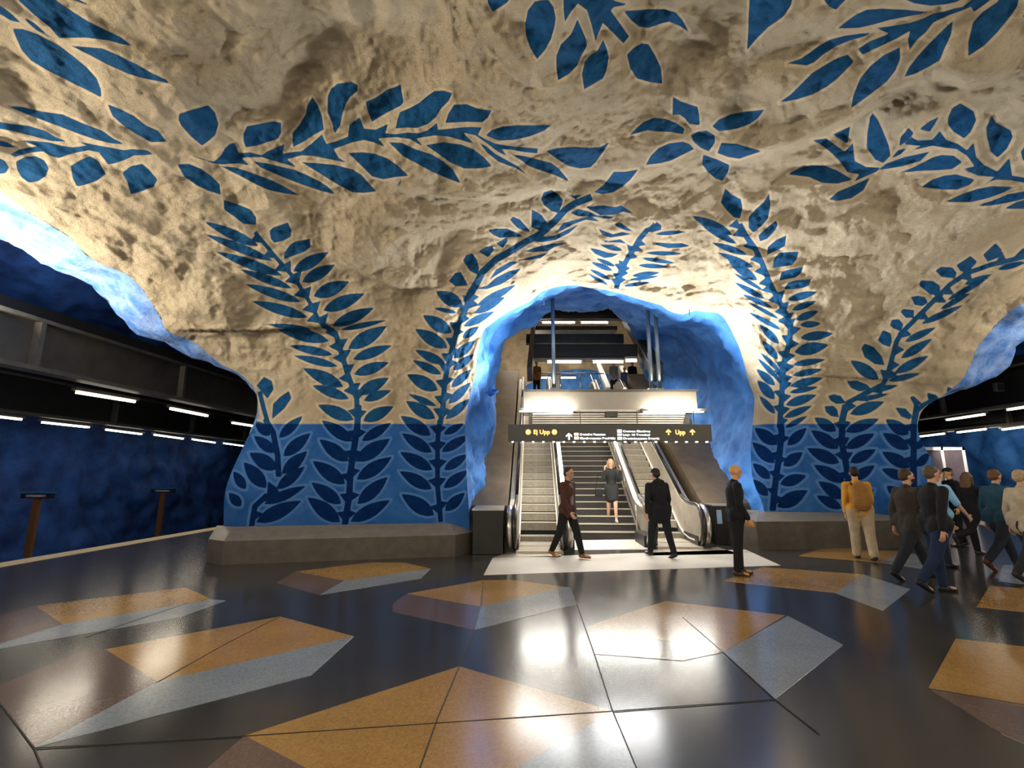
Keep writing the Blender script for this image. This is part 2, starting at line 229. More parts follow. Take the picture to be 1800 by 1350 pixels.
# ------------------------------------------------------------------ the mural: painted leaves, traced patch by patch ("@ ox oy scale", p = outline, l = leaf base->tip width, s = stem width then points, wedges added per leaf)
MURAL = """
@ 0 0 5
p 110 250 200 255 330 300 520 400 640 490 760 590 850 690 885 780 892 858 780 800 640 730 520 670 400 610 270 530 190 440 150 350
p 130 -60 460 -20 620 90 780 190 920 260 1060 325 1170 408 1080 390 950 355 750 330 520 335 440 240 300 130 170 10
p 620 400 720 410 900 425 1050 490 1200 565 1350 650 1460 700 1495 738 1400 715 1270 690 1130 650 950 570 800 490 700 440
p 200 140 300 200 400 290 500 355 420 320 320 265 240 195
p -60 20 20 60 100 120 185 200 90 180 20 135 -60 100
p 600 -30 700 0 820 60 720 30 620 -10
@ 0 150 5
p 60 180 200 190 370 230 550 255 720 330 900 400 1000 470 1110 522 980 510 850 480 700 430 520 360 330 290 150 220
p 945 165 1060 210 1180 270 1280 350 1390 400 1465 495 1330 500 1200 430 1080 350 990 270
p -60 310 100 340 250 355 400 400 480 450 590 495 450 490 300 450 150 410 -60 370
p -60 470 60 500 140 545 60 545 -60 520
p 170 480 300 490 420 500 540 530 640 545 760 530 690 490 820 520 960 545 1090 570 1160 560 1290 570 1350 605 1260 615 1180 615 1100 655 1010 685 950 695 870 590 780 570 680 590 600 610 520 640 440 620 380 580 280 590 130 630 90 605 180 560 330 535
p 140 670 220 630 310 620 390 660 430 730 400 800 330 845 250 855 190 810 150 740
p 620 710 700 660 790 620 870 670 930 780 850 840 760 870 680 890 640 820
p 1075 770 1150 710 1250 690 1310 740 1385 830 1350 890 1250 930 1150 960 1120 850
p -60 620 40 660 80 720 50 770 -60 790
@ 300 120 5
p 75 400 200 360 330 325 390 390 420 490 390 590 330 640 275 680 180 600 90 500 70 450
p 640 580 670 510 780 490 900 465 970 480 970 570 940 620 850 650 760 680 660 695 640 640
p 1245 255 1290 320 1330 420 1345 540 1250 590 1160 650 1075 692 1070 570 1130 500 1190 400 1200 330
p 1380 330 1380 250 1410 180 1470 135 1590 120 1645 150 1640 200 1580 250 1540 310 1510 400 1490 500 1440 575 1420 480 1380 390
p 100 735 220 770 320 810 380 820 440 770 480 700 520 665 560 655 580 700 600 745 700 740 800 765 850 730 1000 665 985 750 1080 735 1150 730 1240 660 1330 580 1345 620 1370 665 1460 640 1560 600 1570 500 1660 430 1700 530 1800 540 1910 490 1885 570 1970 580 2080 565 2180 570 2260 545 2340 480 2350 540 2460 530 2560 520 2640 515 2735 520 2700 585 2760 620 2850 660 2950 680 3100 695 3225 705 3225 748 3100 735 2990 715 2910 710 2960 775 2880 735 2780 660 2680 590 2570 565 2665 665 2550 630 2440 600 2320 590 2160 615 2220 690 2100 620 1980 605 1820 615 1885 690 1780 650 1700 630 1600 650 1430 710 1480 790 1550 830 1400 800 1250 770 1150 765 1020 800 1110 870 960 830 800 780 620 785 700 860 600 835 450 845 370 835
p 60 845 160 840 260 880 350 940 430 1020 440 1110 340 1080 230 1030 120 950
p 440 860 560 870 660 900 770 940 880 980 980 1030 1130 1115 1000 1100 860 1070 750 1020 620 950 520 900
p 725 820 850 835 950 860 1080 890 1180 930 1300 990 1380 1040 1450 1110 1300 1070 1150 1020 1020 970 900 920 790 870
p 1150 825 1300 835 1450 850 1600 890 1680 940 1740 1010 1805 1080 1700 1095 1600 1090 1500 1040 1400 980 1290 910
p 1560 745 1680 738 1790 750 1900 790 1990 850 2090 945 1980 955 1870 975 1770 950 1700 880 1620 800
@ 640 120 5
p 15 295 100 260 200 190 320 145 335 230 345 300 320 330 200 390 70 470 30 370
p 275 530 295 450 315 385 400 350 490 300 560 240 620 200 700 195 775 220 740 290 680 350 630 430 560 490 460 525 370 520
p 715 480 740 400 790 320 900 315 1000 355 1120 370 1090 430 1040 475 900 470
p 1070 590 1120 545 1220 510 1350 500 1500 500 1650 495 1580 550 1450 600 1320 630 1180 635
p 215 650 330 655 450 710 600 760 700 820 780 890 850 1010 740 970 600 910 470 840 340 770 270 700
p 540 675 700 650 850 670 960 710 1050 780 1125 860 1020 880 880 880 760 830 650 750
p 1010 650 1080 690 1150 750 1240 800 1350 860 1455 955 1340 880 1180 820 1080 740
p 1290 755 1400 770 1520 800 1640 830 1710 880 1760 940 1810 1000 1680 940 1560 900 1450 860 1370 800
p 1600 725 1700 700 1850 690 1990 700 2080 690 2155 650 2110 720 2040 820 1990 870 1900 880 1800 860 1700 800
@ 840 0 5
p 80 -30 290 -30 260 20 130 105 90 30
p 415 210 440 90 500 15 560 0 620 0 665 60 685 160 670 250 640 350 590 440 520 520 460 420 425 320
p 875 170 910 250 950 340 960 400 910 490 870 580 800 650 705 705 690 600 690 490 730 390 820 300
p 1100 350 1130 420 1150 500 1130 620 1100 690 1030 730 935 785 915 650 940 540 990 480 1050 450
p 750 -40 1100 -40 1210 10 1330 40 1200 60 1165 90 1230 180 1330 320 1280 380 1200 300 1100 200 1060 290 1035 365 1000 220 960 90 880 30 820 100 765 190 755 100
p 1280 95 1400 90 1500 80 1640 80 1740 110 1800 180 1860 290 1780 230 1680 190 1600 210 1500 245 1420 235 1350 180
p 1310 480 1370 420 1440 380 1500 390 1560 490 1610 600 1620 735 1510 720 1400 690 1340 600
@ 1020 120 5
p 815 250 880 290 1030 340 1045 410 1050 500 960 490 920 440 870 405 810 410
p 430 590 500 520 560 470 650 435 750 445 840 480 915 530 905 580 800 560 680 555 590 545 500 570
p 1160 510 1220 450 1320 405 1450 380 1615 365 1560 440 1490 490 1380 530 1220 555
p 970 590 1030 560 1110 548 1180 590 1185 650 1130 730 1060 700 1000 650
p 1240 655 1380 665 1480 695 1600 730 1500 760 1400 795 1300 780 1205 745
p 575 850 620 770 690 700 780 660 900 645 960 665 1000 710 900 760 800 810 700 835
p 1080 760 1200 800 1310 850 1300 910 1250 990 1190 970 1120 910 1070 840
p 120 1090 200 1030 250 970 295 910 400 910 510 888 440 980 370 1040 290 1090 190 1105
@ 1300 0 5
p 90 -30 470 -30 450 50 380 150 250 240 150 340 65 440 75 300 80 120
p 725 -20 940 -10 910 20 850 85 790 60
p 860 250 950 180 1030 125 1120 85 1250 75 1450 85 1690 105 1500 140 1320 175 1180 215 1050 245
p 1190 245 1330 230 1500 200 1620 160 1700 120 1800 100 1900 70 1960 60 2050 -10 2230 -20 2180 20 2060 105 2035 60 1950 95 1850 130 1770 165 1700 200 1640 280 1560 350 1495 440 1480 350 1500 270 1380 340 1250 400 1080 480 1040 430 1150 360 1320 295
p 410 560 540 515 620 460 700 400 790 350 920 315 1060 295 1200 285 1080 325 960 360 860 400 740 475 650 550 590 575 500 565
p 350 900 450 830 540 740 640 640 760 565 860 510 950 480 1005 540 950 600 860 690 770 760 640 830 500 875
p 980 950 1000 840 1060 690 1150 580 1260 490 1410 415 1410 520 1370 620 1290 720 1200 790 1080 880
p 1450 675 1490 590 1560 500 1650 400 1760 290 1875 180 1860 300 1800 430 1760 530 1640 600 1540 650
p 1400 -30 2000 -30 1900 20 1800 40 1680 50 1540 30
@ 1440 0 5
p 1310 495 1310 370 1350 200 1430 110 1560 20 1620 -40 1760 -40 1740 60 1660 170 1560 290 1450 400
p 1790 150 1830 40 1900 20 1900 140
@ 1380 150 4.2857
p 1225 250 1260 170 1320 135 1420 195 1440 260 1400 350 1350 400 1270 350 1230 300
p 1555 225 1590 280 1700 340 1715 390 1670 480 1600 545 1550 500 1520 390 1515 320
p 1775 500 1830 430 1900 480 1850 620 1790 560
p 640 240 660 210 700 260 740 350 780 450 795 530 740 585 680 560 615 470 620 360
p 360 370 490 310 470 440
p 200 415 310 400 380 450 450 500 510 435 525 570 610 615 720 620 690 650 520 725 560 670 470 655 410 570 340 500 260 440
p 700 640 760 590 900 540 1090 500 1020 570 880 610
p 800 550 850 490 920 470 870 520
p 20 670 110 620 200 600 300 605 390 640 510 710 400 740 280 735 180 690
p 330 860 400 800 520 750 640 695 590 790 500 850 400 870
p 860 460 870 390 930 320 970 360 930 410
p 1010 330 1090 270 1160 235 1130 290 1090 350
p 895 445 950 390 1000 415 1110 410 1165 345 1215 410 1300 440 1370 490 1420 430 1440 540 1500 600 1600 650 1690 545 1710 680 1830 700 1830 740 1700 715 1590 710 1510 740 1580 690 1450 680 1340 630 1430 610 1370 530 1290 480 1200 470 1110 455 960 490 1020 455
p 860 660 960 620 1040 580 1120 540 1180 525 1270 530 1335 580 1260 630 1150 640 1000 645
p 1025 765 1110 710 1200 680 1290 670 1430 710 1390 750 1300 785 1180 785
p 1200 880 1330 820 1450 780 1560 760 1730 765 1640 810 1530 850 1400 880
p 1420 910 1560 870 1680 820 1850 790 1850 840 1700 880 1560 905
p 1650 930 1740 880 1850 850 1850 930
@ 340 330 5
s 34 540 390 640 510 740 630 900 810 1030 1020 1100 1160 1150 1230
p 265 105 400 150 500 190 550 260 550 325 440 318 380 270 270 190
p 670 380 700 350 830 305 860 370 855 430 790 465 710 485 680 450
l 580 515 90 295 90
l 700 645 95 405 80
l 790 775 195 560 90
l 870 885 405 715 75
l 950 1005 450 845 85
l 1010 1140 510 995 95
p 795 630 800 570 850 500 900 470 1025 450 1030 520 980 560 900 590
l 875 735 1190 565 110
l 955 830 1245 675 110
l 1055 955 1370 825 125
l 1140 1080 1505 930 120
l 1220 1215 1590 1055 110
l 1290 1250 1700 1165 50
l 1040 1245 640 1200 50
@ 420 540 5
s 46 1045 1060 1035 800 960 600 900 400 850 230 750 160
l 795 298 340 195 110
l 830 420 435 335 75
l 870 520 480 425 70
l 920 700 560 535 115
l 970 805 640 685 90
l 1010 990 690 858 115
l 960 365 1300 165 130
l 1000 458 1345 335 95
l 1010 590 1320 485 100
l 1040 765 1320 620 110
l 1095 820 1340 730 80
l 1090 1000 1360 872 110
p 155 690 220 610 290 650 305 720 250 805 200 740
p 290 985 300 850 360 790 440 735 460 800 400 890
s 40 260 1040 215 880 180 740
@ 380 700 5
s 56 1250 60 1240 250 1210 450 1180 650 1170 850 1130 1120
l 1200 380 925 195 110
l 1165 555 905 360 120
l 1135 755 845 550 130
l 1100 930 835 740 120
l 1090 1090 800 870 135
l 1280 375 1540 215 90
l 1225 555 1530 355 130
l 1235 715 1545 515 120
l 1240 930 1510 690 120
l 1180 1085 1530 895 120
s 50 430 180 500 300 540 500 550 690
s 50 450 850 340 950 310 1130
l 470 330 340 200 90
l 520 480 330 330 100
l 535 625 290 480 130
l 440 790 240 560 130
l 550 350 760 155 90
l 590 510 830 305 110
l 580 665 800 465 110
l 530 800 780 600 100
l 420 930 790 770 90
l 350 1090 750 900 130
l 260 800 150 640 90
l 220 950 110 830 90
@ 640 700 5.192
s 44 690 200 670 400 670 800 700 1130
l 610 340 330 160 120
l 620 495 340 320 110
l 625 655 325 490 115
l 620 830 320 665 115
l 640 1070 340 875 140
l 725 330 910 230 70
l 705 490 965 335 90
l 730 655 950 510 90
l 725 820 955 655 95
l 740 1030 920 860 100
@ 640 480 5
s 46 670 1330 690 1200 700 1080 710 950 740 800 790 600 830 450 900 300 930 170 1000 60
l 625 1280 365 1125 115
l 640 1170 380 1060 55
l 650 1030 375 890 120
l 680 890 425 765 75
l 715 800 445 675 85
l 735 660 445 490 115
l 770 525 515 370 120
l 820 350 605 305 40
l 870 290 630 160 120
p 745 70 800 0 850 -10 915 110 800 115
l 715 1285 940 1100 80
l 740 1150 940 960 80
l 765 1005 945 845 75
l 780 855 970 710 75
l 785 750 980 590 85
l 865 570 1010 470 70
l 870 470 1150 335 70
l 970 355 1240 210 75
l 985 290 1340 100 70
@ 760 320 5
s 60 320 1000 370 930 440 790 560 680 700 600 830 520 960 450 1080 340 1170 240 1250 190 1400 130
p 270 690 300 640 350 625 390 680 410 750 400 815 330 780
p 405 610 470 570 530 560 540 600 490 660
p 560 540 660 480 660 520 620 580
p 490 420 560 410 660 410 740 445 800 480 680 485 590 490 530 460
p 680 330 710 305 770 330 860 430 840 440 750 405
p 875 240 960 290 1010 360 1000 400 950 430 870 395
p 955 150 980 90 1050 70 1110 110 1150 160 1110 275 1040 250 980 200
p 1180 105 1250 120 1330 105 1260 150
p 1340 215 1500 205 1600 220 1660 205 1780 285 1680 260 1600 285 1480 290 1400 250
p 1210 270 1280 235 1380 260 1450 295 1620 305 1550 325 1400 300 1280 300
p 1080 450 1150 360 1300 320 1390 300 1480 350 1350 330 1240 370 1150 420
p 880 520 960 480 1080 470 1180 420 1290 370 1200 450 1080 510 960 530
p 800 610 920 570 1050 540 1200 530 1080 570 1000 610 900 615
p 750 690 850 660 1020 620 950 670 850 685
p 500 860 560 770 680 700 760 700 660 760 560 820
p 370 940 480 910 560 840 680 780 780 760 700 840 600 900 480 940
@ 980 350 6.6667
s 60 690 1050 740 850 830 680 960 470 1060 350
p 665 290 740 275 830 340 900 385 780 360 690 320
p 470 340 560 380 650 410 760 385 870 410 760 430 620 450 530 420
p 490 470 600 490 740 470 820 530 740 510 560 505
l 765 600 495 535 60
p 370 570 480 590 600 630 720 640 640 680 550 690 440 640
l 680 790 445 690 50
l 650 840 385 735 60
l 630 950 365 815 50
l 600 1010 350 870 40
l 1140 410 1515 380 50
p 1110 525 1200 510 1340 520 1450 515 1560 550 1440 570 1300 575
l 1030 630 1490 640 50
l 980 690 1400 755 50
l 940 775 1320 795 55
l 865 900 1210 860 60
l 820 950 1210 900 40
l 760 1020 1110 970 45
p 1020 370 1060 330 1120 320 1160 265 1220 310 1210 360 1100 390
@ 1200 320 5
s 48 500 370 560 480 640 590 700 720 770 900 840 1030 900 1150 950 1280
p 375 55 430 110 510 150 525 220 505 320 450 310 380 240 335 180
p 760 100 770 200 750 320 690 390 620 445 580 400 580 310 640 240 710 180
p 665 470 740 400 820 340 835 380 800 440 740 500 680 520
l 440 465 75 295 90
l 480 545 165 380 60
l 570 640 250 530 60
l 630 755 300 615 60
l 660 865 395 690 80
l 720 960 430 790 35
l 730 1030 445 875 50
l 800 1110 510 980 45
l 860 1210 555 1045 35
l 870 1300 570 1140 45
p 740 640 750 570 820 510 910 470 900 560 830 600
p 795 755 800 680 850 620 1020 612 1000 680 960 730
p 850 865 870 790 930 770 1060 745 1040 800 990 840
p 890 945 920 890 990 865 1130 850 1110 910 1040 935
l 920 1035 1185 965 70
l 960 1125 1175 1045 60
l 995 1210 1195 1135 70
l 1030 1255 1220 1245 60
@ 1260 500 5
s 48 600 240 650 360 640 500 600 650 580 800 570 1000 550 1260
l 570 405 280 240 40
l 550 525 370 345 70
l 540 660 395 490 70
l 560 770 375 590 40
l 550 840 350 640 45
l 515 890 345 740 70
l 510 1010 355 840 90
l 515 1140 370 975 60
l 730 470 1030 430 80
l 680 595 985 530 110
l 665 705 960 660 60
l 665 800 935 745 60
l 640 895 940 820 75
l 635 950 900 900 50
l 605 1060 880 970 85
l 590 1170 840 1065 65
l 600 1260 800 1155 50
@ 1300 700 5
s 56 360 230 370 300 350 500 320 700 290 990
l 330 410 130 260 110
l 310 570 110 385 110
l 270 710 115 570 90
l 250 860 110 710 90
l 200 940 60 880 60
l 420 415 590 260 90
l 385 595 555 475 100
l 355 755 590 680 100
l 330 955 600 810 130
s 56 930 60 900 200 900 400 930 550 960 720 980 985
l 850 290 655 170 100
l 870 445 625 280 110
l 880 570 590 440 110
l 930 740 650 585 110
l 930 885 690 730 110
l 900 970 675 855 90
l 930 295 1230 180 100
l 930 440 1190 310 100
l 970 565 1200 450 95
l 990 720 1190 590 95
l 1010 930 1180 800 95
s 56 1560 60 1530 250 1530 620 1540 980
l 1490 320 1280 185 110
l 1490 450 1255 305 110
l 1500 610 1250 470 110
l 1470 710 1245 620 90
l 1430 870 1290 770 90
l 1560 600 1670 480 80
l 1560 450 1630 340 60
@ 1440 560 5
s 44 200 940 220 850 250 740 400 660 560 580 600 500 640 350 680 200 740 100
p 75 680 130 665 190 680 235 745 150 750 100 720
p 45 770 120 765 160 800 170 870 100 855 60 820
p 240 550 330 545 420 580 460 620 350 640 280 610
l 525 535 270 365 110
p 370 260 400 220 480 250 550 330 575 410 490 400 400 340
p 515 190 560 100 630 130 640 200 620 250 560 230
p 620 60 640 10 700 5 740 50 720 110 660 90
l 270 840 575 730 100
l 330 720 620 660 45
l 450 640 700 585 50
l 600 550 900 480 55
l 660 480 965 325 85
l 715 350 995 175 80
l 750 205 1030 75 65
s 40 830 930 850 820 930 750 1050 700
p 665 780 760 790 810 850 800 890 720 860
p 795 690 830 680 905 750 840 770
p 945 650 1030 670 1045 720 980 740 955 700
p 1120 640 1130 600 1190 620 1150 660
@ 1440 400 5
s 42 700 950 800 850 900 750 1000 650 1150 500 1300 400 1500 330 1830 250
p 715 740 740 715 835 725 830 790 760 795
p 805 610 860 600 930 610 955 660 910 690 840 680
p 880 510 890 465 1000 470 1060 510 1060 600 980 590
p 1020 380 1070 345 1170 350 1210 400 1190 445 1080 435
p 1205 330 1330 250 1390 300 1300 400 1240 380
p 1440 240 1550 135 1600 190 1610 250 1480 300
p 1710 260 1780 190 1830 160 1830 250
l 890 850 1270 680 60
l 1060 720 1340 570 50
l 1120 640 1490 440 50
l 1270 500 1520 410 50
l 1560 370 1830 300 50
"""
def almond(b, t, w_, n=6):
    b = np.array(b); t = np.array(t); d = t-b; L = np.hypot(*d); nn = np.array([-d[1], d[0]])/L
    s_ = np.linspace(0, 1, n+2)[1:-1]; prof = np.sin(PI*s_**0.85)**0.9*w_/2
    up = [b] + [b+d*a+nn*p for a, p in zip(s_, prof)] + [t]; dn = [b+d*a-nn*p for a, p in zip(s_, prof)][::-1]
    return np.array(up+dn)
def mural_polys():
    out = []; ox = oy = 0; sc = 1; stem = None
    for ln in MURAL.strip().splitlines():
        q = ln.split(); k = q[0]; v = [float(a) for a in q[1:]]
        if k == '@': ox, oy, sc = v; stem = None; continue
        if k == 'p':
            out.append(np.array(v).reshape(-1, 2)/sc + (ox, oy))
        elif k == 's':
            w_ = v[0]; P = np.array(v[1:]).reshape(-1, 2); stem = P if stem is None else stem
            stems = P; L = []; R = []
            for i in range(len(P)):
                d = P[min(i+1, len(P)-1)] - P[max(i-1, 0)]; nn = np.array([-d[1], d[0]])/np.hypot(*d)
                L.append(P[i]+nn*w_/2); R.append(P[i]-nn*w_/2)
            out.append(np.array(L+R[::-1])/sc + (ox, oy)); stem = P
        elif k == 'l':
            b, t, w_ = np.array(v[:2]), np.array(v[2:4]), v[4]
            out.append(almond(b, t, w_)/sc + (ox, oy))
            if stem is not None:                  # the wedge where the leaf leaves its stem
                best = None
                for i in range(len(stem)-1):
                    a, c = stem[i], stem[i+1]; dd = c-a; u = np.clip(np.dot(b-a, dd)/np.dot(dd, dd), 0, 1); p = a+dd*u
                    di = np.hypot(*(p-b))
                    if best is None or di < best[0]: best = (di, p, dd/np.hypot(*dd))
                di, p, sd = best
                ld = t-b; Ln = np.hypot(*ld); ld = ld/Ln
                if np.dot(sd, (0, -1)) < 0: sd = -sd
                if di < 0.5*Ln:
                    k1 = min(0.34*Ln, 90)
                    sgn = 1 if np.dot(ld, (-sd[1], sd[0])) > 0 else -1; nn = np.array([-sd[1], sd[0]])*sgn
                    out.append(np.array([p - sd*4, p + sd*k1*1.15, p + nn*(di*0.2+k1*0.85) + sd*k1*0.95])/sc + (ox, oy))
    return out
# ------------------------------------------------------------------ the rock: ceiling and piers as one cave surface
def sstep(x, a, b):
    t = np.clip((x-a)/(b-a), 0, 1); return t*t*(3-2*t)
BUMPS = [  # photo x, y, radius px, push-out m (negative = bulge toward the hall)
 (680,120,120,0.45),(560,60,110,0.3),(860,330,120,-0.25),(700,420,130,-0.35),(640,470,80,-0.2),(430,480,150,-0.25),(1000,300,60,0.15),
 (1230,60,110,0.4),(1330,170,70,0.2),(1150,60,60,0.3),(1260,350,60,0.25),(1500,420,120,0.3),(1600,460,90,-0.35),(1420,480,90,-0.2),(1650,380,80,0.15),
 (1050,470,130,-0.1),(250,120,140,-0.25),(60,150,80,0.25),(1700,160,80,-0.25),(1560,240,70,0.15),(950,130,120,-0.2),(760,60,90,0.3)]
STEPS = [  # ridge lines: everything below the line sits further back (metres), fading over px
 ([(1240,290),(1300,275),(1400,250),(1480,215),(1560,160),(1640,120),(1700,140),(1830,120)], 0.55, 90),
 ([(1470,310),(1540,290),(1590,240),(1650,200),(1700,175),(1830,180)], 0.3, 60),
 ([(560,445),(650,490),(700,508),(780,505)], 0.25, 70),
 ([(300,580),(420,582),(560,575),(640,560)], 0.30, 80),
 ([(700,330),(800,350),(900,345),(960,330),(1010,340)], 0.25, 60),
 ([(1290,652),(1440,660),(1560,668),(1660,640)], 0.12, 50)]
def seg_sd(U, V, P, closed):
    P = np.asarray(P, float); n = len(P); best = np.full(U.shape, 1e9); ins = np.zeros(U.shape, bool); side = np.zeros(U.shape)
    for i in range(n if closed else n-1):
        a = P[i]; b = P[(i+1) % n]; dx, dy = b-a; L2 = dx*dx+dy*dy+1e-9
        t = np.clip(((U-a[0])*dx+(V-a[1])*dy)/L2, 0, 1)
        ex = U-(a[0]+dx*t); ey = V-(a[1]+dy*t); d2 = ex*ex+ey*ey; m = d2 < best
        best = np.where(m, d2, best)
        if closed:
            c = ((a[1] > V) != (b[1] > V)) & (U < (b[0]-a[0])*(V-a[1])/((b[1]-a[1]) if b[1] != a[1] else 1e-9)+a[0])
            ins ^= c
        else:
            side = np.where(m, np.sign(dx*ey-dy*ex), side)
    d = np.sqrt(best)
    return np.where(ins, -d, d) if closed else (d, side)
K = 850.0
def uv(px, py):
    a, e = azel(px, py); return (a*K, e*K)
def rad2(a, e): return (math.radians(a)*K, math.radians(e)*K)
# edges of the three openings (photo pixels where seen, then hall angles beyond the frame)
CL = [(0,338),(53,377),(121,416),(153,448),(178,464),(222,482),(244,502),(262,529),(284,564),(296,584),(338,600),(382,638),(418,655),(444,680),(453,715),(452,742),(438,765),(428,785),(410,822),(396,862),(393,900),(392,940),(392,975)]
CR = [(1797,533),(1766,554),(1738,585),(1716,612),(1707,637),(1693,668),(1673,685),(1652,700),(1624,719),(1614,748),(1618,771),(1630,795),(1640,812),(1641,840),(1640,880),(1640,935)]
CC = [(828,985),(826,917),(822,850),(818,790),(817,748),(825,703),(835,657),(841,610),(850,582),(863,570),(882,555),(911,540),(933,529),(953,513),(984,503),(1015,502),(1038,507),(1060,509),(1104,519),(1138,529),(1160,537),(1175,547),(1200,551),(1220,546),(1238,548),(1263,551),(1280,571),(1297,606),(1309,640),(1318,671),(1327,702),(1324,735),(1321,768),(1319,802),(1324,846),(1338,880),(1345,910),(1345,985)]
OFF_L = [(-150,-14),(-145,4),(-135,16),(-118,24),(-98,27),(-80,26.5),(-66,25.5),(-56,23.8)]
OFF_R = [(54,16.5),(64,18.5),(80,20),(100,20),(120,17),(135,10),(145,-3),(150,-12)]
def smooth_poly(P, n=3):
    P = [np.array(p, float) for p in P]; out = []
    for i in range(len(P)-1):
        p0, p1, p2, p3 = P[max(i-1,0)], P[i], P[i+1], P[min(i+2,len(P)-1)]
        for k in range(n):
            t = k/n; out.append(0.5*((2*p1)+(-p0+p2)*t+(2*p0-5*p1+4*p2-p3)*t*t+(-p0+3*p1-3*p2+p3)*t**3))
    out.append(P[-1]); return out
def wob(P, amp, seed):
    rs = np.random.RandomState(seed); P = np.array(P); n = len(P)
    k = np.convolve(rs.normal(size=n+4), np.ones(5)/5, 'valid'); k2 = np.convolve(rs.normal(size=n+4), np.ones(5)/5, 'valid')
    P[:, 0] += k*amp; P[:, 1] += k2*amp; return P
curveL = wob(smooth_poly([rad2(*p) for p in OFF_L] + [uv(*p) for p in CL]), 1.8, 1)
curveR = wob(smooth_poly([uv(*p) for p in CR][::-1] + [rad2(*p) for p in OFF_R]), 1.8, 2)
curveC = wob(smooth_poly([uv(*p) for p in CC]), 1.5, 3)
def base_r(A, E):
    dx = np.sin(A)*np.cos(E); dy = np.cos(A)*np.cos(E); dz = np.sin(E)
    bb = 10.65 + 1.45*sstep(np.degrees(A), -12, 26)
    aa = np.where(A < 0, 8.6, 15.0) ; aa = 8.6 + 6.4*sstep(np.degrees(A), -40, 40)
    bb = np.where(dy < 0, 11.0, bb); cc = 5.1
    p = 4.0
    return (np.abs(dx/aa)**p + np.abs(dy/bb)**p + np.abs(dz/cc)**p)**(-1/p)
def shell_r(A, E, lip=True):
    """distance of the rock from the middle of the hall along azimuth A, elevation E"""
    A = np.asarray(A, float); E = np.asarray(E, float)
    r = base_r(A, E); U = A*K; V = E*K
    if lip:
        for cur, amt, wd in ((curveC, 0.95, 85.0), (curveL, 0.75, 95.0), (curveR, 0.75, 80.0)):
            d, _ = seg_sd(U, V, cur[::2], False)
            d = np.clip(d/wd, 0, 1); r = r + amt*(1-d)**2*sstep(np.degrees(E), -3.0, 6.0)
    for x, y, rr, am in BUMPS:
        u, v = uv(x, y); g = np.exp(-(((U-u)**2+(V-v)**2)/(rr*0.85)**2)); r = r + am*g
    for P, am, wd in STEPS:
        Q = [uv(*p) for p in P]; d, sd = seg_sd(U, V, Q, False)
        x0, x1 = Q[0][0], Q[-1][0]; mk = sstep(U, x0-5, x0+50)*(1-sstep(U, x1-50, x1+5))
        t = np.where(sd < 0, d, -d)
        r = r + am*mk*sstep(t, -6, 14)*np.exp(-np.clip(t, 0, None)/wd) - 0.5*am*mk*np.exp(-(t/45.0)**2)*(t < 0)
    X = r*np.sin(A)*np.cos(E); Y = r*np.cos(A)*np.cos(E); Z = r*np.sin(E)
    lowpart = sstep(np.degrees(E), -2, 14)
    nz = rock_noise(X, Y, Z, 1.0, 1.0)
    return r + nz*(0.12 + 0.88*lowpart)
def shell_pts(cu):
    A = np.asarray(cu)[:, 0]/K; E = np.asarray(cu)[:, 1]/K; r = shell_r(A, E)
    return np.stack([r*np.sin(A)*np.cos(E), r*np.cos(A)*np.cos(E), EYE + r*np.sin(E)], -1)
# --- grid
AZ = np.radians(np.concatenate([np.arange(-180, -54, 1.6), np.arange(-54, 54, 0.125), np.arange(54, 180.1, 1.6)]))
EL = np.radians(np.concatenate([np.arange(-9.0, 52.0, 0.125), np.arange(52.0, 89.9, 1.9)]))
GA, GE = np.meshgrid(AZ, EL)
nE, nA = GA.shape
GU, GV = GA*K, GE*K
# leaf field
leaf = np.full(GA.shape, 40.0)
uax, vax = AZ*K, EL*K
for P in mural_polys():
    Q = np.array([uv(x, y) for x, y in P])
    i0, i1 = np.searchsorted(uax, [Q[:, 0].min()-14, Q[:, 0].max()+14]); j0, j1 = np.searchsorted(vax, [Q[:, 1].min()-14, Q[:, 1].max()+14])
    if i1 <= i0 or j1 <= j0: continue
    sl = (slice(j0, j1), slice(i0, i1)); leaf[sl] = np.minimum(leaf[sl], seg_sd(GU[sl], GV[sl], Q, True))
lo = -40*K/57.3
polyL = np.vstack([curveL, [[curveL[-1][0], lo], [curveL[0][0], lo]]]); polyR = np.vstack([curveR, [[curveR[-1][0], lo], [curveR[0][0], lo]]])
polyC = np.vstack([curveC, [[curveC[-1][0], lo], [curveC[0][0], lo]]])
opn = np.minimum(np.minimum(seg_sd(GU, GV, polyL, True), seg_sd(GU, GV, polyR, True)), seg_sd(GU, GV, polyC, True))
# keep cells with any corner on rock; pull corners that fall in an opening onto its edge
inside = opn < 0
allin = inside[:-1, :-1] & inside[1:, :-1] & inside[:-1, 1:] & inside[1:, 1:]
gv, gu = np.gradient(opn); su = np.gradient(uax)[None, :]; sv = np.gradient(vax)[:, None]; gu = gu/su; gv = gv/sv
gl = np.sqrt(gu*gu+gv*gv)+1e-6
mv = inside & (opn > -14)
A2 = np.where(mv, GA - opn*gu/gl/K, GA); E2 = np.where(mv, GE - opn*gv/gl/K, GE)
R = shell_r(A2, E2)
X = R*np.sin(A2)*np.cos(E2); Y = R*np.cos(A2)*np.cos(E2); Z = EYE + R*np.sin(E2)
co = np.stack([X, Y, Z], -1).reshape(-1, 3)
idx = np.arange(nE*nA).reshape(nE, nA)
q = np.stack([idx[:-1, :-1], idx[:-1, 1:], idx[1:, 1:], idx[1:, :-1]], -1)[~allin]
used = np.zeros(nE*nA, bool); used[q.ravel()] = True
rem = np.cumsum(used)-1; q = rem[q]
